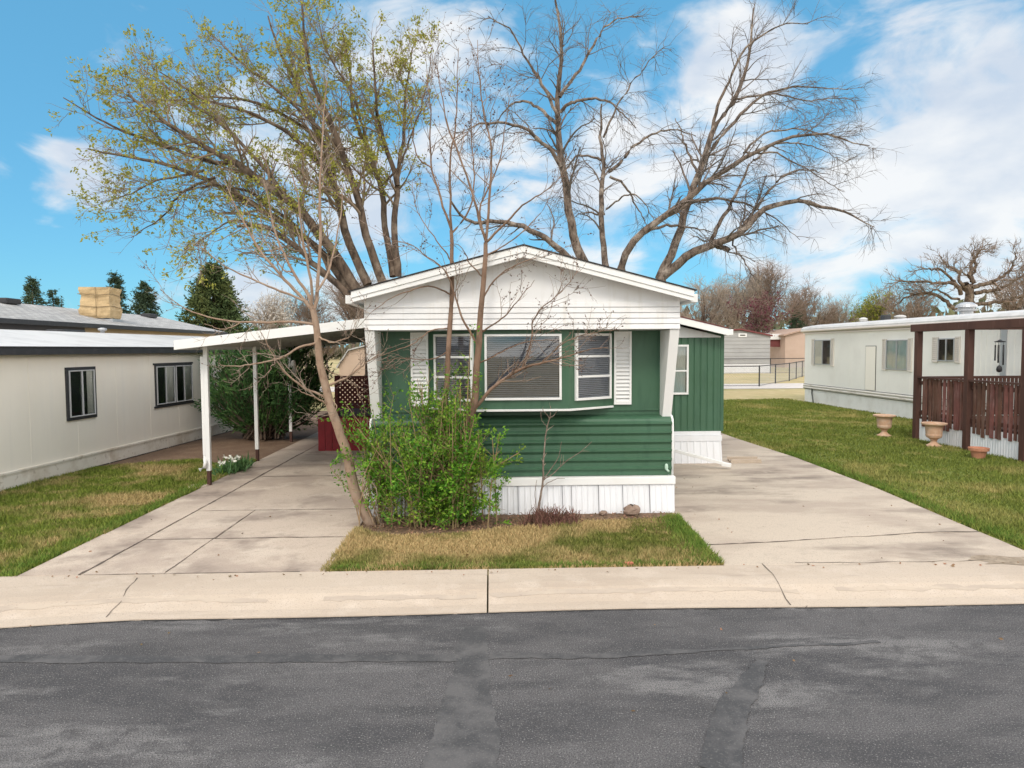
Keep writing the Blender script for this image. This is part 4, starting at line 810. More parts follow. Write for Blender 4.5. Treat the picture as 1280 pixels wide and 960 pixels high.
# slim tree leaning over the left drive
C_specs = [
 ([(466, 660), (456, 638), (444, 615), (431, 557), (412, 504), (403, 461), (397, 420), (391, 386)], .085, .042, 0, -.1), ([(391, 390), (374, 369), (350, 345), (328, 320), (308, 287), (295, 262), (280, 225)], .026, .005, -.1, -.3),
 ([(391, 386), (384, 370), (364, 340), (348, 307), (338, 274), (330, 230)], .026, .005, -.1, .4), ([(392, 386), (396, 365), (400, 307), (399, 248), (401, 208), (405, 150), (408, 100)], .028, .005, -.1, .2), ([(390, 384), (388, 350), (378, 300), (372, 245), (358, 190)], .022, .004, -.1, -.5),
 ([(385, 378), (340, 358), (295, 340), (269, 323), (240, 305)], .018, .004, -.1, -.6), ([(394, 405), (360, 402), (325, 404), (278, 400), (231, 386), (200, 361)], .02, .004, -.1, -.5), ([(398, 428), (375, 434), (350, 447), (303, 457), (275, 456)], .018, .005, -.1, -.6),
 ([(410, 498), (380, 482), (356, 464), (340, 440), (325, 414)], .018, .004, -.05, -.5), ([(412, 506), (395, 499), (372, 486)], .014, .005, -.05, -.5), ([(408, 484), (431, 473), (459, 454), (480, 440)], .018, .004, -.05, -.4), ([(397, 420), (412, 428), (432, 424), (440, 415)], .014, .004, -.1, -.5),
 ([(410, 492), (420, 508), (417, 518), (405, 520)], .010, .004, -.05, -.25), ([(402, 460), (418, 470), (440, 480), (450, 500)], .010, .003, 0, .4), ([(396, 365), (415, 330), (425, 280), (430, 230)], .018, .004, -.1, .5), ([(448, 622), (462, 604), (470, 612), (468, 640)], .014, .004, 0, -.2),
 ([(300, 404), (280, 412), (255, 405)], .008, .003, -.4, -.5), ([(345, 448), (340, 462), (332, 470)], .007, .004, -.4, -.45), ([(364, 340), (352, 335), (330, 300), (325, 270)], .012, .003, 0, .4)]
tree_from('sapling_tree', 'slim leaning bare tree beside the left driveway edge', 'tree', C_specs, 8.96, BARK_C, TWIG_C,
  [dict(src='trunk', skip=1, count=150, tr=(.25, 1), lr=(.18, .75), ang=(20, 60), npts=7, rs=.5, rmin=.0035, up=.08, wig=.16), dict(count=650, tr=(.2, 1), lr=(.08, .3), ang=(25, 65), npts=5, rs=.6, rmin=.0022, up=.06, wig=.2)],
  leaf=[('buds', BUD, 1300, .022, .6, 'end')], wob=.006, thin=.9, base=tuple(g(466, 660)))
# twin-stemmed tree in the bush
D_specs = [
 ([(553, 655), (557, 629), (566, 575), (578, 549), (587, 519), (592, 500), (596, 452), (600, 415), (605, 352), (607, 303)], .075, .032, 0, -.15), ([(549, 655), (551, 600), (553, 540), (557, 475), (562, 415), (565, 377), (566, 318), (564, 288)], .055, .028, .05, .25),
 ([(607, 303), (596, 270), (585, 237), (573, 200), (560, 165), (552, 130), (545, 80)], .022, .004, -.15, -.3), ([(607, 303), (612, 252), (614, 191), (606, 150), (600, 100), (597, 50)], .022, .004, -.15, .2), ([(607, 303), (631, 282), (652, 258), (685, 238), (710, 210)], .02, .003, -.15, -.5),
 ([(564, 288), (549, 240), (540, 210), (537, 170), (537, 128), (533, 80)], .02, .004, .25, .4), ([(564, 288), (562, 213), (568, 160), (571, 120), (573, 60)], .02, .004, .25, -.1), ([(564, 292), (585, 260), (590, 210), (588, 150), (592, 90)], .016, .003, .25, .6),
 ([(595, 430), (575, 395), (567, 372), (555, 340), (530, 317), (512, 305), (490, 300)], .018, .004, -.1, -.5), ([(591, 512), (615, 487), (640, 467), (660, 457), (677, 452), (715, 442), (760, 434)], .032, .004, -.05, -.7), ([(652, 462), (665, 425), (667, 405), (680, 385), (707, 362), (725, 335)], .014, .003, -.3, -.6),
 ([(677, 452), (690, 440), (710, 425), (745, 415), (772, 412)], .010, .003, -.4, -.7), ([(604, 370), (625, 345), (650, 330), (690, 318)], .014, .003, -.15, -.6), ([(600, 415), (630, 390), (650, 370), (668, 350)], .014, .003, -.1, -.7), ([(566, 370), (545, 362), (515, 365), (480, 380), (460, 395)], .014, .003, .2, -.3),
 ([(563, 410), (540, 415), (515, 430), (490, 440), (465, 450)], .012, .003, .2, -.4), ([(605, 350), (590, 335), (575, 310), (560, 300)], .012, .003, -.1, -.5), ([(607, 303), (600, 260), (622, 210), (632, 160), (640, 110)], .016, .003, -.15, .5), ([(540, 210), (520, 190), (512, 150), (508, 110)], .012, .003, .3, .1),
 ([(566, 330), (545, 300), (525, 270), (515, 235)], .012, .003, .25, .5), ([(606, 320), (640, 300), (670, 270), (690, 240)], .012, .003, -.15, .3), ([(596, 455), (625, 440), (655, 428), (700, 425)], .012, .003, -.1, -.6), ([(560, 440), (535, 450), (505, 448), (475, 455)], .010, .003, .2, -.3)]
tree_from('twin_stem_tree', 'twin-stemmed budding tree growing up through the green bush', 'tree', D_specs, 9.02, BARK_D, mat('grey_brown_twigs', (.24, .18, .14), .85, island=.3),
  [dict(src='trunk', skip=2, count=230, tr=(.2, 1), lr=(.2, .9), ang=(20, 60), npts=7, rs=.5, rmin=.0035, up=.06, wig=.15), dict(count=900, tr=(.2, 1), lr=(.08, .32), ang=(25, 65), npts=5, rs=.6, rmin=.0022, up=.06, wig=.2)],
  leaf=[('buds', BUD, 2600, .026, .6, 'end')], wob=.006, thin=.84, base=tuple(g(552, 655)))
E_specs = [([(672, 641), (676, 615), (679, 598), (679, 577), (682, 542), (687, 523)], .016, .007, 0, -.05), ([(687, 523), (678, 512)], .006, .003, -.05, -.1), ([(687, 523), (697, 513)], .006, .003, -.05, -.1), ([(687, 523), (688, 508)], .006, .003, -.05, 0), ([(679, 600), (690, 585), (698, 572), (702, 552)], .008, .003, 0, -.15),
 ([(680, 600), (695, 590), (710, 575), (724, 566), (740, 552)], .008, .003, 0, -.2), ([(670, 641), (668, 620), (671, 600)], .006, .003, 0, .05), ([(700, 582), (702, 568)], .004, .003, -.1, -.1), ([(677, 610), (690, 600), (706, 598)], .005, .003, 0, .1), ([(684, 535), (677, 525), (676, 515)], .004, .002, -.05, 0)]
tree_from('bare_sapling', 'thin leafless sapling in front of the ribbed green panel', 'sapling', E_specs, 9.3, mat('sapling_bark', (.20, .15, .12), .9, [(20, (.32, .26, .22), .5, .7)]), TWIG_C,
  [dict(src='trunk', skip=0, count=16, tr=(.4, 1), lr=(.06, .2), ang=(25, 55), npts=4, rs=.6, rmin=.002, up=.05, wig=.15)], wob=.003, base=tuple(g(672, 641)))

# the leafy bush around them
c = g(545, 655); Bu = thing('leafy_bush', 'fresh green leafy bush in front of the bay window', 'bush', tuple(c))
stems = []; n = 80
for i in range(n):
    bx = c.x+.06+random.gauss(0, .28); by = c.y+random.gauss(.02, .13); ph = random.uniform(0, 2*PI); sp = abs(random.gauss(.0, .5)); ht = max(.4, random.gauss(1.62, .36)*(1-.42*min(sp, 1.4)))
    ox = math.cos(ph)*sp*1.1-.0; oy = math.sin(ph)*sp*.45-.10
    stems.append(resample([(bx, by, 0), (bx+ox*.35, by+oy*.35, ht*.5), (bx+ox, by+oy, ht)], [.011, .004], 8))
for i in range(16):   # tall upright shoots beside the twin stems
    bx = c.x+.08+random.gauss(0, .16); by = c.y+random.gauss(.05, .1); ht = random.uniform(1.5, 2.05)
    stems.append(resample([(bx, by, 0), (bx+random.uniform(-.12, .12), by, ht*.5), (bx+random.uniform(-.3, .3), by+random.uniform(-.15, .1), ht)], [.010, .003], 8))
for i in range(26):   # the airy yellowish shoots towards the driveway
    bx = c.x-.75+random.gauss(0, .14); by = c.y+.1+random.gauss(0, .12); ht = random.uniform(.7, 1.75)
    stems.append(resample([(bx, by, 0), (bx-random.uniform(-.1, .2), by, ht*.5), (bx-random.uniform(-.2, .45), by+random.uniform(-.2, .1), ht)], [.009, .003], 8))
P0 = np.array([s[0] for s in stems]); R0 = np.array([s[1] for s in stems]); P0[..., 1] = np.minimum(P0[..., 1], 9.33)
P1, R1 = spawn(P0, R0, 1000, (.15, 1), (.15, .55), (20, 70), 5, .6, .0025, .05, .18); P1[..., 1] = np.minimum(P1[..., 1], 9.36); P1[..., 2] = np.maximum(P1[..., 2], .03)
Pl, Rl = spawn(P0[:80], R0[:80], 420, (.03, .45), (.15, .42), (45, 95), 5, .5, .0025, -.02, .2); Pl[..., 1] = np.minimum(Pl[..., 1], 9.36); Pl[..., 2] = np.maximum(Pl[..., 2], .05)
P1 = np.concatenate([P1, Pl]); R1 = np.concatenate([R1, Rl])
V, Fq = join([tubes(P0, R0, 5), tubes(P1, R1, 3)]); link_mesh('stems', V, Fq, mat('shrub_stems', (.26, .19, .10), .85, island=.35), Bu)
PA = np.concatenate([P1]); C1, T1 = pts_on(PA, 42000, (.1, 1)); C2, T2 = pts_on(P0, 7000, (.2, 1)); C = np.vstack([C1, C2])+RG.normal(0, .025, (49000, 3)); T_ = np.vstack([T1, T2])
keep = RG.uniform(0, 1, len(C)) < np.clip(1.35-.48*C[:, 2]-.12*np.maximum(0, c.x-.55-C[:, 0])*2, .12, 1); keep &= C[:, 2] > .05; cl = np.sin(C[:, 0]*9+2*np.sin(C[:, 2]*5))+np.sin(C[:, 2]*11+C[:, 0]*4)+np.sin(C[:, 1]*13+C[:, 2]*6); keep &= RG.uniform(0, 1, len(C)) < np.clip(.88+.42*cl, .14, 1)
V, Fq = leaves(C[keep], .047, T_[keep], .9, .5); V[:, 1] = np.minimum(V[:, 1], 9.385); link_mesh('leaves', V, Fq, LEAF_BUSH, Bu)

# ------------------------------------------------------------------ conifers and juniper
def conifer(label, x, y, h, r, m, dens=1.6, group=None, skew=1.0, base=.06, name='spruce_tree', flare=1.0):
    T = thing(name, label, 'tree', (x, y, 0), 0, group); mb = MB(); mb.tube([(x, y, -.02), (x, y, h*.5), (x, y, h*.98)], [h*.022, h*.014, .01], 8); mb.build('trunk', BARK_A, T)
    n = int(170*dens); hh = base+(1-base)*RG.uniform(0, 1, n)**.85; L = r*(1-hh)**.8*RG.uniform(.65, 1.2, n)*skew+.05*r; ph = RG.uniform(0, 2*PI, n)
    st = []
    for a_, l, p_ in zip(hh, L, ph):
        t = np.linspace(0, 1, 6); st.append(np.stack([x+np.cos(p_)*l*t, y+np.sin(p_)*l*t, a_*h+l*(.15*t-.45*t*t+.2*t**3)*flare], 1))
    P = np.array(st); V0 = tubes(P, np.full((n, 6), h*.003), 3)
    P2, R2 = spawn(P, np.full((n, 6), .02), int(1300*dens), (.15, 1), (r*.10, r*.30), (25, 70), 4, .5, .004, -.03, .1)
    k = int(9000*dens); C, Td = pts_on(P2, k, (0, 1)); Cb, Tb = pts_on(P, k//3, (.15, 1)); V, Fq = leaves(np.vstack([C, Cb])+RG.normal(0, r*.012, (k+k//3, 3)), r*.085, np.vstack([Td, Tb]), .5, .32)
    link_mesh('crown', *join([V0, (V, Fq)]), m, T); return T
def cone_at(label, px, ytop, Y, wpx, m, **k):
    t = at(px, ytop, Y); return conifer(label, t.x, Y, t.z, wpx/F*Y/2*1.5, m, **k)
GS = 'conifers behind the left houses'
cone_at('spruce at far left above the shingle roof', 40, 348, 48, 44, NEEDLE, group=GS); cone_at('small spruce between far left spruce and wrapped cooler', 66, 362, 50, 34, NEEDLE, group=GS, dens=1.3)
cone_at('tiny conifer tip showing over shingle roof left of cooler', 77, 370, 52, 14, NEEDLE, group=GS, dens=.9)
cone_at('narrow tall spruce just behind the wrapped rooftop cooler', 143, 340, 46, 42, NEEDLE, group=GS); cone_at('broad spruce right of the wrapped rooftop cooler', 181, 352, 46, 48, NEEDLE, group=GS)
t = at(266, 330, 44); conifer('large rounded dark pine behind left houses', t.x, 44, t.z, 3.0, NEEDLE_B, dens=2.6, name='pine_tree', skew=1.0, flare=-.6, group=GS)
cone_at('small dark conifer between grey house and bare trees', 996, 386, 88, 30, NEEDLE, dens=1.2)
J = thing('juniper', 'dense dark green juniper under the carport edge by cream house', 'juniper', (-5.95, 17.8, 0))
st = []; n = 330
for i in range(n):
    ph = random.uniform(0, 2*PI); sp = math.sqrt(random.random()); ht = 2.75*random.uniform(.35, 1)*(1-.25*sp**3); b_ = (-5.95+random.gauss(0, .2), 17.9+random.gauss(0, .2), .05)
    e_ = (-5.82+1.62*sp*math.cos(ph), 17.9+1.3*sp*math.sin(ph), max(.3, ht)); mid = (b_[0]*.45+e_[0]*.55, b_[1]*.45+e_[1]*.55, e_[2]*.38+.05); st.append(resample([b_, mid, e_], [.025, .006], 8))
P0 = np.array([s[0] for s in st]); R0 = np.array([s[1] for s in st])
P1, R1 = spawn(P0, R0, 3400, (.25, 1), (.2, .55), (15, 50), 5, .5, .004, .06, .12); V0 = join([tubes(P0, R0, 5)])
link_mesh('trunk', *V0, BARK_A, J); C, Td = pts_on(P1, 42000, (0, 1)); C = C+RG.normal(0, .03, C.shape); k = C[:, 2] > .22; V, Fq = leaves(C[k], .13, Td[k], .35, .24); link_mesh('crown', V, Fq, JUNI, J)

# ------------------------------------------------------------------ far houses, fences and trees
GH = thing('grey_house', 'far grey lap-sided trailer with a white skirt behind chain fence', 'house', (22.4, 62, 0))
gx0, gx1, gy = at(884, 440, 60.5).x, at(962.5, 440, 60.5).x, 60.5; gz = at(930, 413, gy).z; gxm = at(925, 412, gy).x
mb = MB(); zz = .85; rows = []
while zz < gz-.3: rows += [[(gx0, gy-.03, zz), (gx1, gy-.03, zz)], [(gx0, gy, zz+.33), (gx1, gy, zz+.33)]]; zz += .34
mb.sheet(rows); mb.prism([(gx0, .8), (gx1, .8), (gx1, gz-.55), (gxm, gz), (gx0, gz-.2)], gy+.01, gy+14); mb.build('wall', SIDEGREY, GH)
mb = MB(); mb.box(gx0, gx1, gy-.06, gy+14, -.02, .8); mb.build('skirt', SKIRT, GH)
mb = MB(); mb.prism([(gx0-.2, gz-.2), (gxm, gz+.03), (gx1+.15, gz-.55), (gx1+.15, gz-.42), (gxm, gz+.16), (gx0-.2, gz-.07)], gy-.2, gy+14.2); mb.build('roof', ROOFRED, GH)
c = at(928, 419, gy); mb = MB(); mb.box(c.x-.38, c.x+.38, gy-.06, gy-.034, c.z-.16, c.z+.16); v_ = mb.build('vent', WHITE, GH); mb = MB(); mb.box(c.x-.24, c.x+.24, gy-.075, gy-.062, c.z-.05, c.z+.05); mb.build('louvre', TRIMDK, v_)
PH = thing('pink_house', 'far pink sided house with tan roof beside grey house', 'house', (36.5, 78, 0)); py_ = 76.5
px0, px1 = at(981.5, 440, py_).x, at(1040, 440, py_).x; pz = at(990, 420, py_).z
mb = MB(); mb.prism([(px0, -.02), (px1, -.02), (px1, pz+.6), ((px0+px1)/2, pz+.75), (px0, pz)], py_, py_+12); mb.build('wall', PINK, PH)
mb = MB(); mb.prism([(px0-.3, pz), ((px0+px1)/2, pz+.78), ((px0+px1)/2, pz+.95), (px0-.3, pz+.17)], py_-.3, py_+12); mb.build('roof', ROOFPINK, PH)
CP = thing('far_carport', 'white roofed open shed between grey house and pink house', 'shed', (32.5, 78, 0)); cy_ = 78
cx0, cx1 = at(960, 440, cy_).x, at(981, 440, cy_).x; cz = at(970, 420, cy_).z
mb = MB(); mb.box(cx0-.2, cx1, cy_-.3, cy_+6, cz-.4, cz+.25); mb.build('roof', WHITE, CP)
mb = MB(); mb.box(cx0, cx1-.05, cy_+4, cy_+4.1, 0, cz-.41); mb.build('back_wall', PEACH, CP)
mb = MB(); mb.box(cx0, cx1-.05, cy_-.1, cy_+.2, cz-1.25, cz-.42); mb.build('front_band', ROOFRED, CP)
for x in (cx0, cx1-.25): mb = MB(); mb.box(x, x+.15, cy_, cy_+.15, -.02, cz-1.26); mb.build('post', PEACH, CP)
mb = MB(); mb.box(cx1-1.2, cx1-.5, cy_+3.9, cy_+3.98, 0, 2.1); mb.build('door', BLACK, CP)
def fence(label, pts, h, loc, step=3.2):
    T = thing('chain_link_fence', label, 'fence', loc); pts = [Vector(p) for p in pts]; mbr = MB(); mbm = MB()
    for a_, b_ in zip(pts[:-1], pts[1:]):
        L = (b_-a_).length; n = max(1, round(L/step)); d = (b_-a_).normalized()
        mbr.tube([a_+Vector((0, 0, h)), b_+Vector((0, 0, h))], .03, 8); mbr.tube([a_+Vector((0, 0, .06)), b_+Vector((0, 0, .06))], .012, 6)
        for i in range(n): p = a_+(b_-a_)*i/n; mb = MB(); mb.tube([p+Vector((0, 0, -.02)), p+Vector((0, 0, h+.04))], .04, 8); mb.build('fence_post', DKMETAL, T)
        t = -h
        while t < L:
            for s_ in (0, 1):
                ta, tb = max(t, 0), min(t+h, L)
                if tb > ta+.05:
                    za, zb = (ta-t, tb-t) if s_ == 0 else (h-(ta-t), h-(tb-t)); p = a_+d*ta; q = a_+d*tb; mbm.tube([(p.x, p.y, .02+za*.97), (q.x, q.y, .02+zb*.97)], .004, 3)
            t += .16
    mbr.build('top_rail', DKMETAL, T); mbm.build('wire_mesh', METAL, T)
fp = g(949, 483); fence('nearer dark chain link fence turning a corner past gravel lane', [(9.0, fp.y+.2, 0), (fp.x, fp.y, 0), (20.3, 46, 0), (26, 55.5, 0)], 1.2, (fp.x, fp.y, 0), 3.2)
fence('farther dark chain link fence running before the grey house', [(8, 59.6, 0), (24.6, 59.6, 0), (42, 61, 0)], 1.3, (22, 59.6, 0), 5)
# gambrel shed seen under the carport
SY = 31.0; s0 = at(424, 455, SY).x; s1 = s0+3.2; sz = at(445, 431, SY).z
SH = thing('garden_shed', 'peach barn-roofed garden shed glimpsed under the carport', 'shed', ((s0+s1)/2, SY, 0))
poly = [(s0, -.02), (s1, -.02), (s1, sz-.95), (s1-.45, sz-.28), ((s0+s1)/2, sz), (s0+.45, sz-.28), (s0, sz-.95)]
mb = MB(); mb.prism(poly, SY, SY+3); mb.build('wall', PEACH, SH)
mb = MB(); rp = [(s0-.12, sz-1.0), (s0+.42, sz-.2), ((s0+s1)/2, sz+.09), (s1-.42, sz-.2), (s1+.12, sz-1.0)]; mb.prism(rp+[(p[0]*.985+.015*(s0+s1)/2, p[1]-.06) for p in rp[::-1]], SY-.12, SY+3.1); mb.build('roof', ROOFW, SH)
mb = MB(); mb.box(s0+.9, s1-.9, SY-.03, SY-.002, .05, sz-.9); mb.build('door', PEACH, SH, bevel=.01)

def bare_tree(label, x, y, h, r, twig, bark=BARK_B, group=None, n0=14, n1=90, n2=520, n3=1500, mul=1.7, leaf=None, name='bare_tree', up=.10, trunk=.3, rm=.02, cat='tree'):
    n1, n2, n3 = int(n1*mul), int(n2*mul), int(n3*mul); T = thing(name, label, cat, (x, y, 0), 0, group); base, rb = resample([(x, y, -.02), (x+random.gauss(0, .02*h), y, h*trunk), (x+random.gauss(0, .04*h), y, h*.62)], [h*.028, h*.012], 10)
    P0, R0 = base[None], rb[None]; P1, R1 = spawn(P0, R0, n0, (.4, 1), (h*.38, h*.62), (15, 48), 9, .62, rm*1.5, up, .12); P1[..., :2] = np.array([x, y])+(P1[..., :2]-np.array([x, y]))*r
    V, Fq = join([tubes(P0, R0, 8), tubes(P1, R1, 6)]); link_mesh('trunk', V, Fq, bark, T, smooth=True)
    P2, R2 = spawn(P1, R1, n1, (.2, 1), (h*.14, h*.34), (20, 55), 7, .5, rm, up, .16); P3, R3 = spawn(np.concatenate([P2, P1[:, ::1][:, :7]]), np.concatenate([R2, R1[:, :7]]), n2, (.15, 1), (h*.07, h*.18), (20, 60), 5, .5, rm*.7, up*.6, .18)
    P4, R4 = spawn(P3, R3, n3, (.1, 1), (h*.03, h*.09), (20, 60), 4, .6, rm*.5, up*.4, .2)
    V, Fq = join([tubes(P2, R2, 4), tubes(P3, R3, 3), tubes(P4, R4, 3)]); link_mesh('crown', V, Fq, twig, T)
    if leaf:
        m, cnt, size = leaf; C, Td = pts_on(P4, cnt, (0, 1)); V, Fq = leaves(C+RG.normal(0, size*.7, C.shape), size, Td, 1, .6); link_mesh('leaves', V, Fq, m, T)
    return T
def bt(label, px, ytop, Y, wide, twig=TWIG_F, **k):
    t = at(px, ytop, Y); return bare_tree(label, t.x, Y, t.z*1.0, wide, twig, **k)
GT = 'bare trees along the far right'
bt('tallest brown bare tree behind the grey house', 955, 334, 84, 1.6, group=GT, n1=150, n2=900, n3=3200, rm=.028)
bt('bushy pale bare tree left of tallest bare tree over grey house', 915, 350, 80, 1.35, TWIG_G, group=GT, n1=120, n2=700, n3=2400, rm=.026)
bt('thin bare tree behind the corner of green addition', 880, 360, 74, 1.2, TWIG_G, group=GT, n1=90, n2=500, n3=1800, rm=.024)
bt('bare tree rising behind the pink house roof', 1012, 362, 95, 1.6, TWIG_F, group=GT, n1=120, n2=700, n3=2400, rm=.03)
bt('low bare tree left of the yellow green tree', 1045, 374, 100, 1.7, TWIG_G, group=GT, n1=100, n2=600, n3=1800, rm=.03)
bt('pale thin tree right of the yellow green tree', 1098, 366, 96, 1.1, TWIG_G, group=GT, n1=90, n2=500, n3=1500, rm=.028)
bt('bare brown tree behind trailer left of the pollard', 1140, 362, 88, 1.5, TWIG_F, group=GT, n1=90, n2=500, n3=1500, rm=.026)
bt('bare brown tree at far right edge beyond trailer', 1292, 340, 70, 1.5, TWIG_F, group=GT, n1=100, n2=600, n3=1700, rm=.022)
bt('burgundy leaved plum tree behind the grey house', 948, 374, 70, 1.1, TWIG_F, leaf=(LEAF_BURG, 2600, .20), name='plum_tree', n1=80, n2=400, n3=900)
bt('yellow green leafing tree beyond the trailer roof', 1080, 374, 90, 1.0, TWIG_F, leaf=(LEAF_Y, 5200, .26), name='leafing_tree', n1=80, n2=400, n3=1200)
bt('white blossoming tree behind the carport', 328, 366, 52, 1.0, TWIG_G, leaf=(BLOSSOM, 3600, .12), name='blossom_tree', n1=90, n2=500, n3=1500, rm=.016)
bt('rosy brown bare tree between blossom tree and ash trunk', 382, 374, 66, 1.2, TWIG_F, n1=110, n2=650, n3=2200, rm=.022, group='bare trees behind the left lot')
bt('brown bare tree behind the peach shed', 440, 345, 60, 1.0, TWIG_F, n1=120, n2=700, n3=2400, rm=.02, group='bare trees behind the left lot')
bt('low bare tree seen beneath the carport roof', 408, 402, 55, 1.3, TWIG_F, n1=100, n2=500, n3=1500, rm=.02, group='bare trees behind the left lot')
bt('pale bare tree right behind green home roof', 515, 350, 70, 1.0, TWIG_G, n1=100, n2=600, n3=1800, rm=.02, group='bare trees behind the left lot')
# pollarded tree behind the trailer
PT = [([(1212, 480), (1210, 420), (1208, 372), (1206, 355)], 1.0, .75, 0, 0), ([(1206, 362), (1212, 335), (1215, 320), (1217, 318), (1222, 312)], .5, .1, 0, .6), ([(1200, 368), (1185, 352), (1160, 348), (1125, 352), (1108, 356)], .4, .06, 0, -1), ([(1196, 385), (1180, 372), (1160, 364), (1125, 376), (1112, 384)], .4, .06, 0, 1),
 ([(1204, 355), (1196, 340), (1184, 330), (1172, 320)], .35, .06, 0, .8), ([(1215, 360), (1232, 352), (1248, 345), (1262, 330), (1268, 315)], .45, .08, 0, -.8), ([(1218, 368), (1240, 362), (1262, 352), (1282, 340), (1300, 335)], .4, .08, 0, .8), ([(1216, 380), (1244, 376), (1270, 372), (1300, 366)], .4, .08, 0, -1),
 ([(1212, 350), (1224, 330), (1228, 315), (1240, 305)], .3, .05, 0, 1), ([(1200, 360), (1178, 340), (1158, 338), (1140, 342)], .3, .05, 0, -1.2), ([(1198, 376), (1172, 360), (1150, 366), (1132, 362)], .25, .05, 0, -.2)]
tree_from('pollard_tree', 'thick knobbly pollarded bare tree behind the off-white trailer', 'tree', PT, 62, BARK_A, TWIG_F,
  [dict(src='trunk', skip=1, count=190, taper=.5, tr=(.25, 1), lr=(.9, 2.4), ang=(20, 60), npts=7, rs=.4, rmin=.03, up=.06, wig=.2), dict(count=500, tr=(.2, 1), lr=(.5, 1.4), ang=(20, 60), npts=5, rs=.5, rmin=.024, up=.06, wig=.2), dict(count=2400, tr=(.1, 1), lr=(.3, .8), ang=(20, 60), npts=4, rs=.6, rmin=.015, up=.06, wig=.2)], wob=.1, thin=.48, base=(at(1212, 480, 62).x, 62))
# distant scrub that closes the horizon
n = 16000; xs_ = RG.uniform(-260, 330, n); tall = 4.0+6.5*np.clip((xs_-25)/25, 0, 1); C = np.column_stack([xs_, RG.uniform(150, 190, n), RG.uniform(0, 1, n)**1.3*(tall+1.5*np.sin(xs_*.06)+1.2*np.sin(xs_*.19))])
V, Fq = leaves(C, 2.2, np.tile([[0, 0, 1.0]], (n, 1)), .7, .6); tag(link_mesh('treeline', V, Fq, mat('far_scrub', (.17, .14, .10), .95, [(.05, (.10, .11, .06), .45, .6)], island=.35)), 'low brown treeline closing the far horizon', 'trees', kind='stuff')

# ------------------------------------------------------------------ sky and light
SUN_EL, SUN_AZ = math.radians(44), math.radians(-14)     # azimuth from the camera's back, positive to the right
sd = Vector((math.sin(SUN_AZ)*math.cos(SUN_EL), -math.cos(SUN_AZ)*math.cos(SUN_EL), math.sin(SUN_EL)))   # towards the sun
w = bpy.data.worlds.new('World'); S.world = w; w.use_nodes = True; t = NT(w.node_tree); bg = t.n['Background']
sky = t.add('ShaderNodeTexSky', sky_type='NISHITA', sun_disc=False, sun_elevation=SUN_EL, sun_rotation=math.atan2(sd.x, sd.y), air_density=1.0, dust_density=.3, ozone_density=2.0)
tint = t.add('ShaderNodeMix', data_type='RGBA', blend_type='MULTIPLY', inp={0: 1.0, 6: sky.outputs[0], 7: (.46, .80, .84, 1)})
blue = t.add('ShaderNodeMix', data_type='RGBA', inp={0: .6, 6: tint.outputs[2], 7: (.85, 2.75, 4.5, 1)})
tc = t.add('ShaderNodeTexCoord'); D_ = tc.outputs['Generated']
def math_(op, a, b=0.0, cl=False): n_ = t.add('ShaderNodeMath', operation=op, use_clamp=cl, inp={0: a, 1: b}); return n_.outputs[0]
cov = None
for px, py, rx, amt in ((1150, 215, .24, 1.2), (1250, 190, .18, 1.1), (1060, 250, .20, 1.1), (1130, 300, .08, .7), (900, 170, .22, .85), (780, 220, .22, .9), (950, 300, .12, .6), (620, 330, .10, .9), (640, 180, .16, .75), (560, 190, .12, .7), (470, 330, .12, .8), (420, 230, .15, .7), (330, 150, .14, .6),
        (100, 205, .07, .75), (0, 206, .025, .7), (300, 385, .09, .7), (1180, 295, .10, .6), (960, 330, .06, .7), (560, 60, .3, .5), (1000, 40, .2, .3), (60, 390, .05, .4), (200, 380, .1, .45), (780, 320, .08, .6)):
    d = ray(px, py).normalized(); vd = t.add('ShaderNodeVectorMath', operation='DISTANCE', inp={0: D_, 1: tuple(d)}); mr = t.add('ShaderNodeMapRange', interpolation_type='SMOOTHSTEP', inp={0: vd.outputs['Value'], 1: rx*1.25, 2: 0.0, 3: 0.0, 4: amt})
    cov = mr.outputs[0] if cov is None else math_('MAXIMUM', cov, mr.outputs[0])
mp = t.add('ShaderNodeMapping', inp={'Vector': D_, 'Scale': (1, 1, 2.0)}); n1 = t.add('ShaderNodeTexNoise', inp={'Vector': mp.outputs[0], 'Scale': 6.0, 'Detail': 9, 'Roughness': .56, 'Distortion': .5})
up_ = t.add('ShaderNodeSeparateXYZ', inp={0: D_}); hi = t.add('ShaderNodeMapRange', inp={0: up_.outputs[2], 1: .45, 2: .8, 3: 0, 4: .85})   # added overhead cloud, out of view, that softens the light
back = t.add('ShaderNodeMapRange', inp={0: up_.outputs[1], 1: .2, 2: -.3, 3: 0, 4: .7})  # added cloud behind the camera, raises the ambient light
side = t.add('ShaderNodeMapRange', inp={0: math_('ABSOLUTE', up_.outputs[0]), 1: .74, 2: .92, 3: 0, 4: .85})  # added bright cloud outside the frame to light the side walls
back_ = math_('MAXIMUM', back.outputs[0], side.outputs[0])
cov = math_('MAXIMUM', math_('MAXIMUM', cov, hi.outputs[0]), back_)
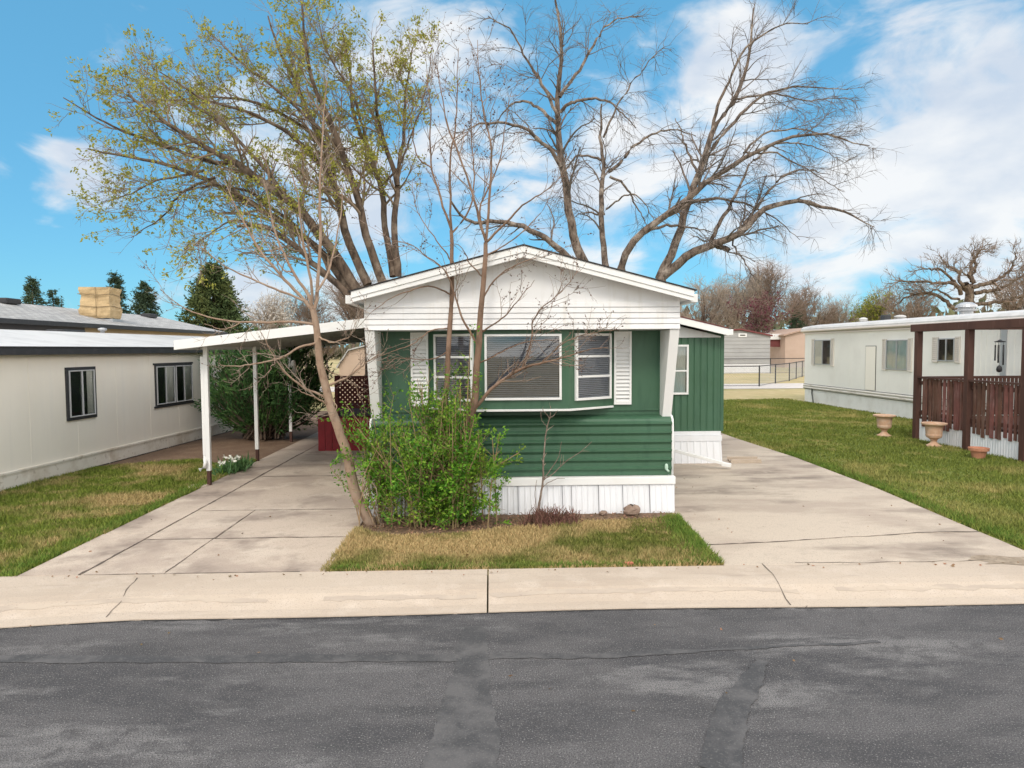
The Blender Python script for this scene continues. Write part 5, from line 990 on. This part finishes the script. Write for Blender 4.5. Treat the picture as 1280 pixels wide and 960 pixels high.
dens = t.add('ShaderNodeMapRange', interpolation_type='SMOOTHSTEP', inp={0: math_('ADD', math_('MULTIPLY', cov, .55), math_('MULTIPLY', math_('SUBTRACT', n1.outputs['Fac'], .5), 1.7)), 1: .10, 2: .50})
n2 = t.add('ShaderNodeTexNoise', inp={'Vector': mp.outputs[0], 'Scale': 7, 'Detail': 6}); shade = t.add('ShaderNodeMapRange', inp={0: n2.outputs['Fac'], 1: .36, 2: .60})
cc_ = t.add('ShaderNodeMix', data_type='RGBA', inp={0: shade.outputs[0], 6: (3.7, 4.1, 4.7, 1), 7: (5.4, 5.4, 5.4, 1)})
bright = t.add('ShaderNodeMapRange', inp={0: math_('MAXIMUM', math_('MULTIPLY', hi.outputs[0], .55), back_), 1: 0, 2: .7, 3: 1.0, 4: 2.65})   # unseen overhead, side and rear cloud brightened to lift the ambient light
warm = t.add('ShaderNodeMix', data_type='RGBA', blend_type='MULTIPLY', inp={0: back_, 6: cc_.outputs[2], 7: (1.18, 1.0, .80, 1)})
cb_ = t.add('ShaderNodeVectorMath', operation='SCALE', inp={0: warm.outputs[2], 'Scale': math_('MULTIPLY', bright.outputs[0], math_('ADD', math_('MULTIPLY', side.outputs[0], .9), 1.0))})
mx = t.add('ShaderNodeMix', data_type='RGBA', inp={0: math_('MULTIPLY', dens.outputs[0], .92), 6: blue.outputs[2], 7: cb_.outputs[0]})
t.l.new(mx.outputs[2], bg.inputs['Color']); bg.inputs['Strength'].default_value = .14
ld = bpy.data.lights.new('sun', 'SUN'); ld.energy = 1.2; ld.angle = math.radians(16); ld.color = (1, .92, .80); lo = bpy.data.objects.new('sun', ld); COL.objects.link(lo)
lo.rotation_euler = sd.to_track_quat('Z', 'Y').to_euler(); lo.location = sd*50
S.view_settings.view_transform = 'Standard'; S.view_settings.look = 'None'; S.view_settings.exposure = .37; S.view_settings.gamma = 1
S.render.engine = 'CYCLES'; S.cycles.max_bounces = 6; S.cycles.transparent_max_bounces = 12; S.cycles.use_denoising = True
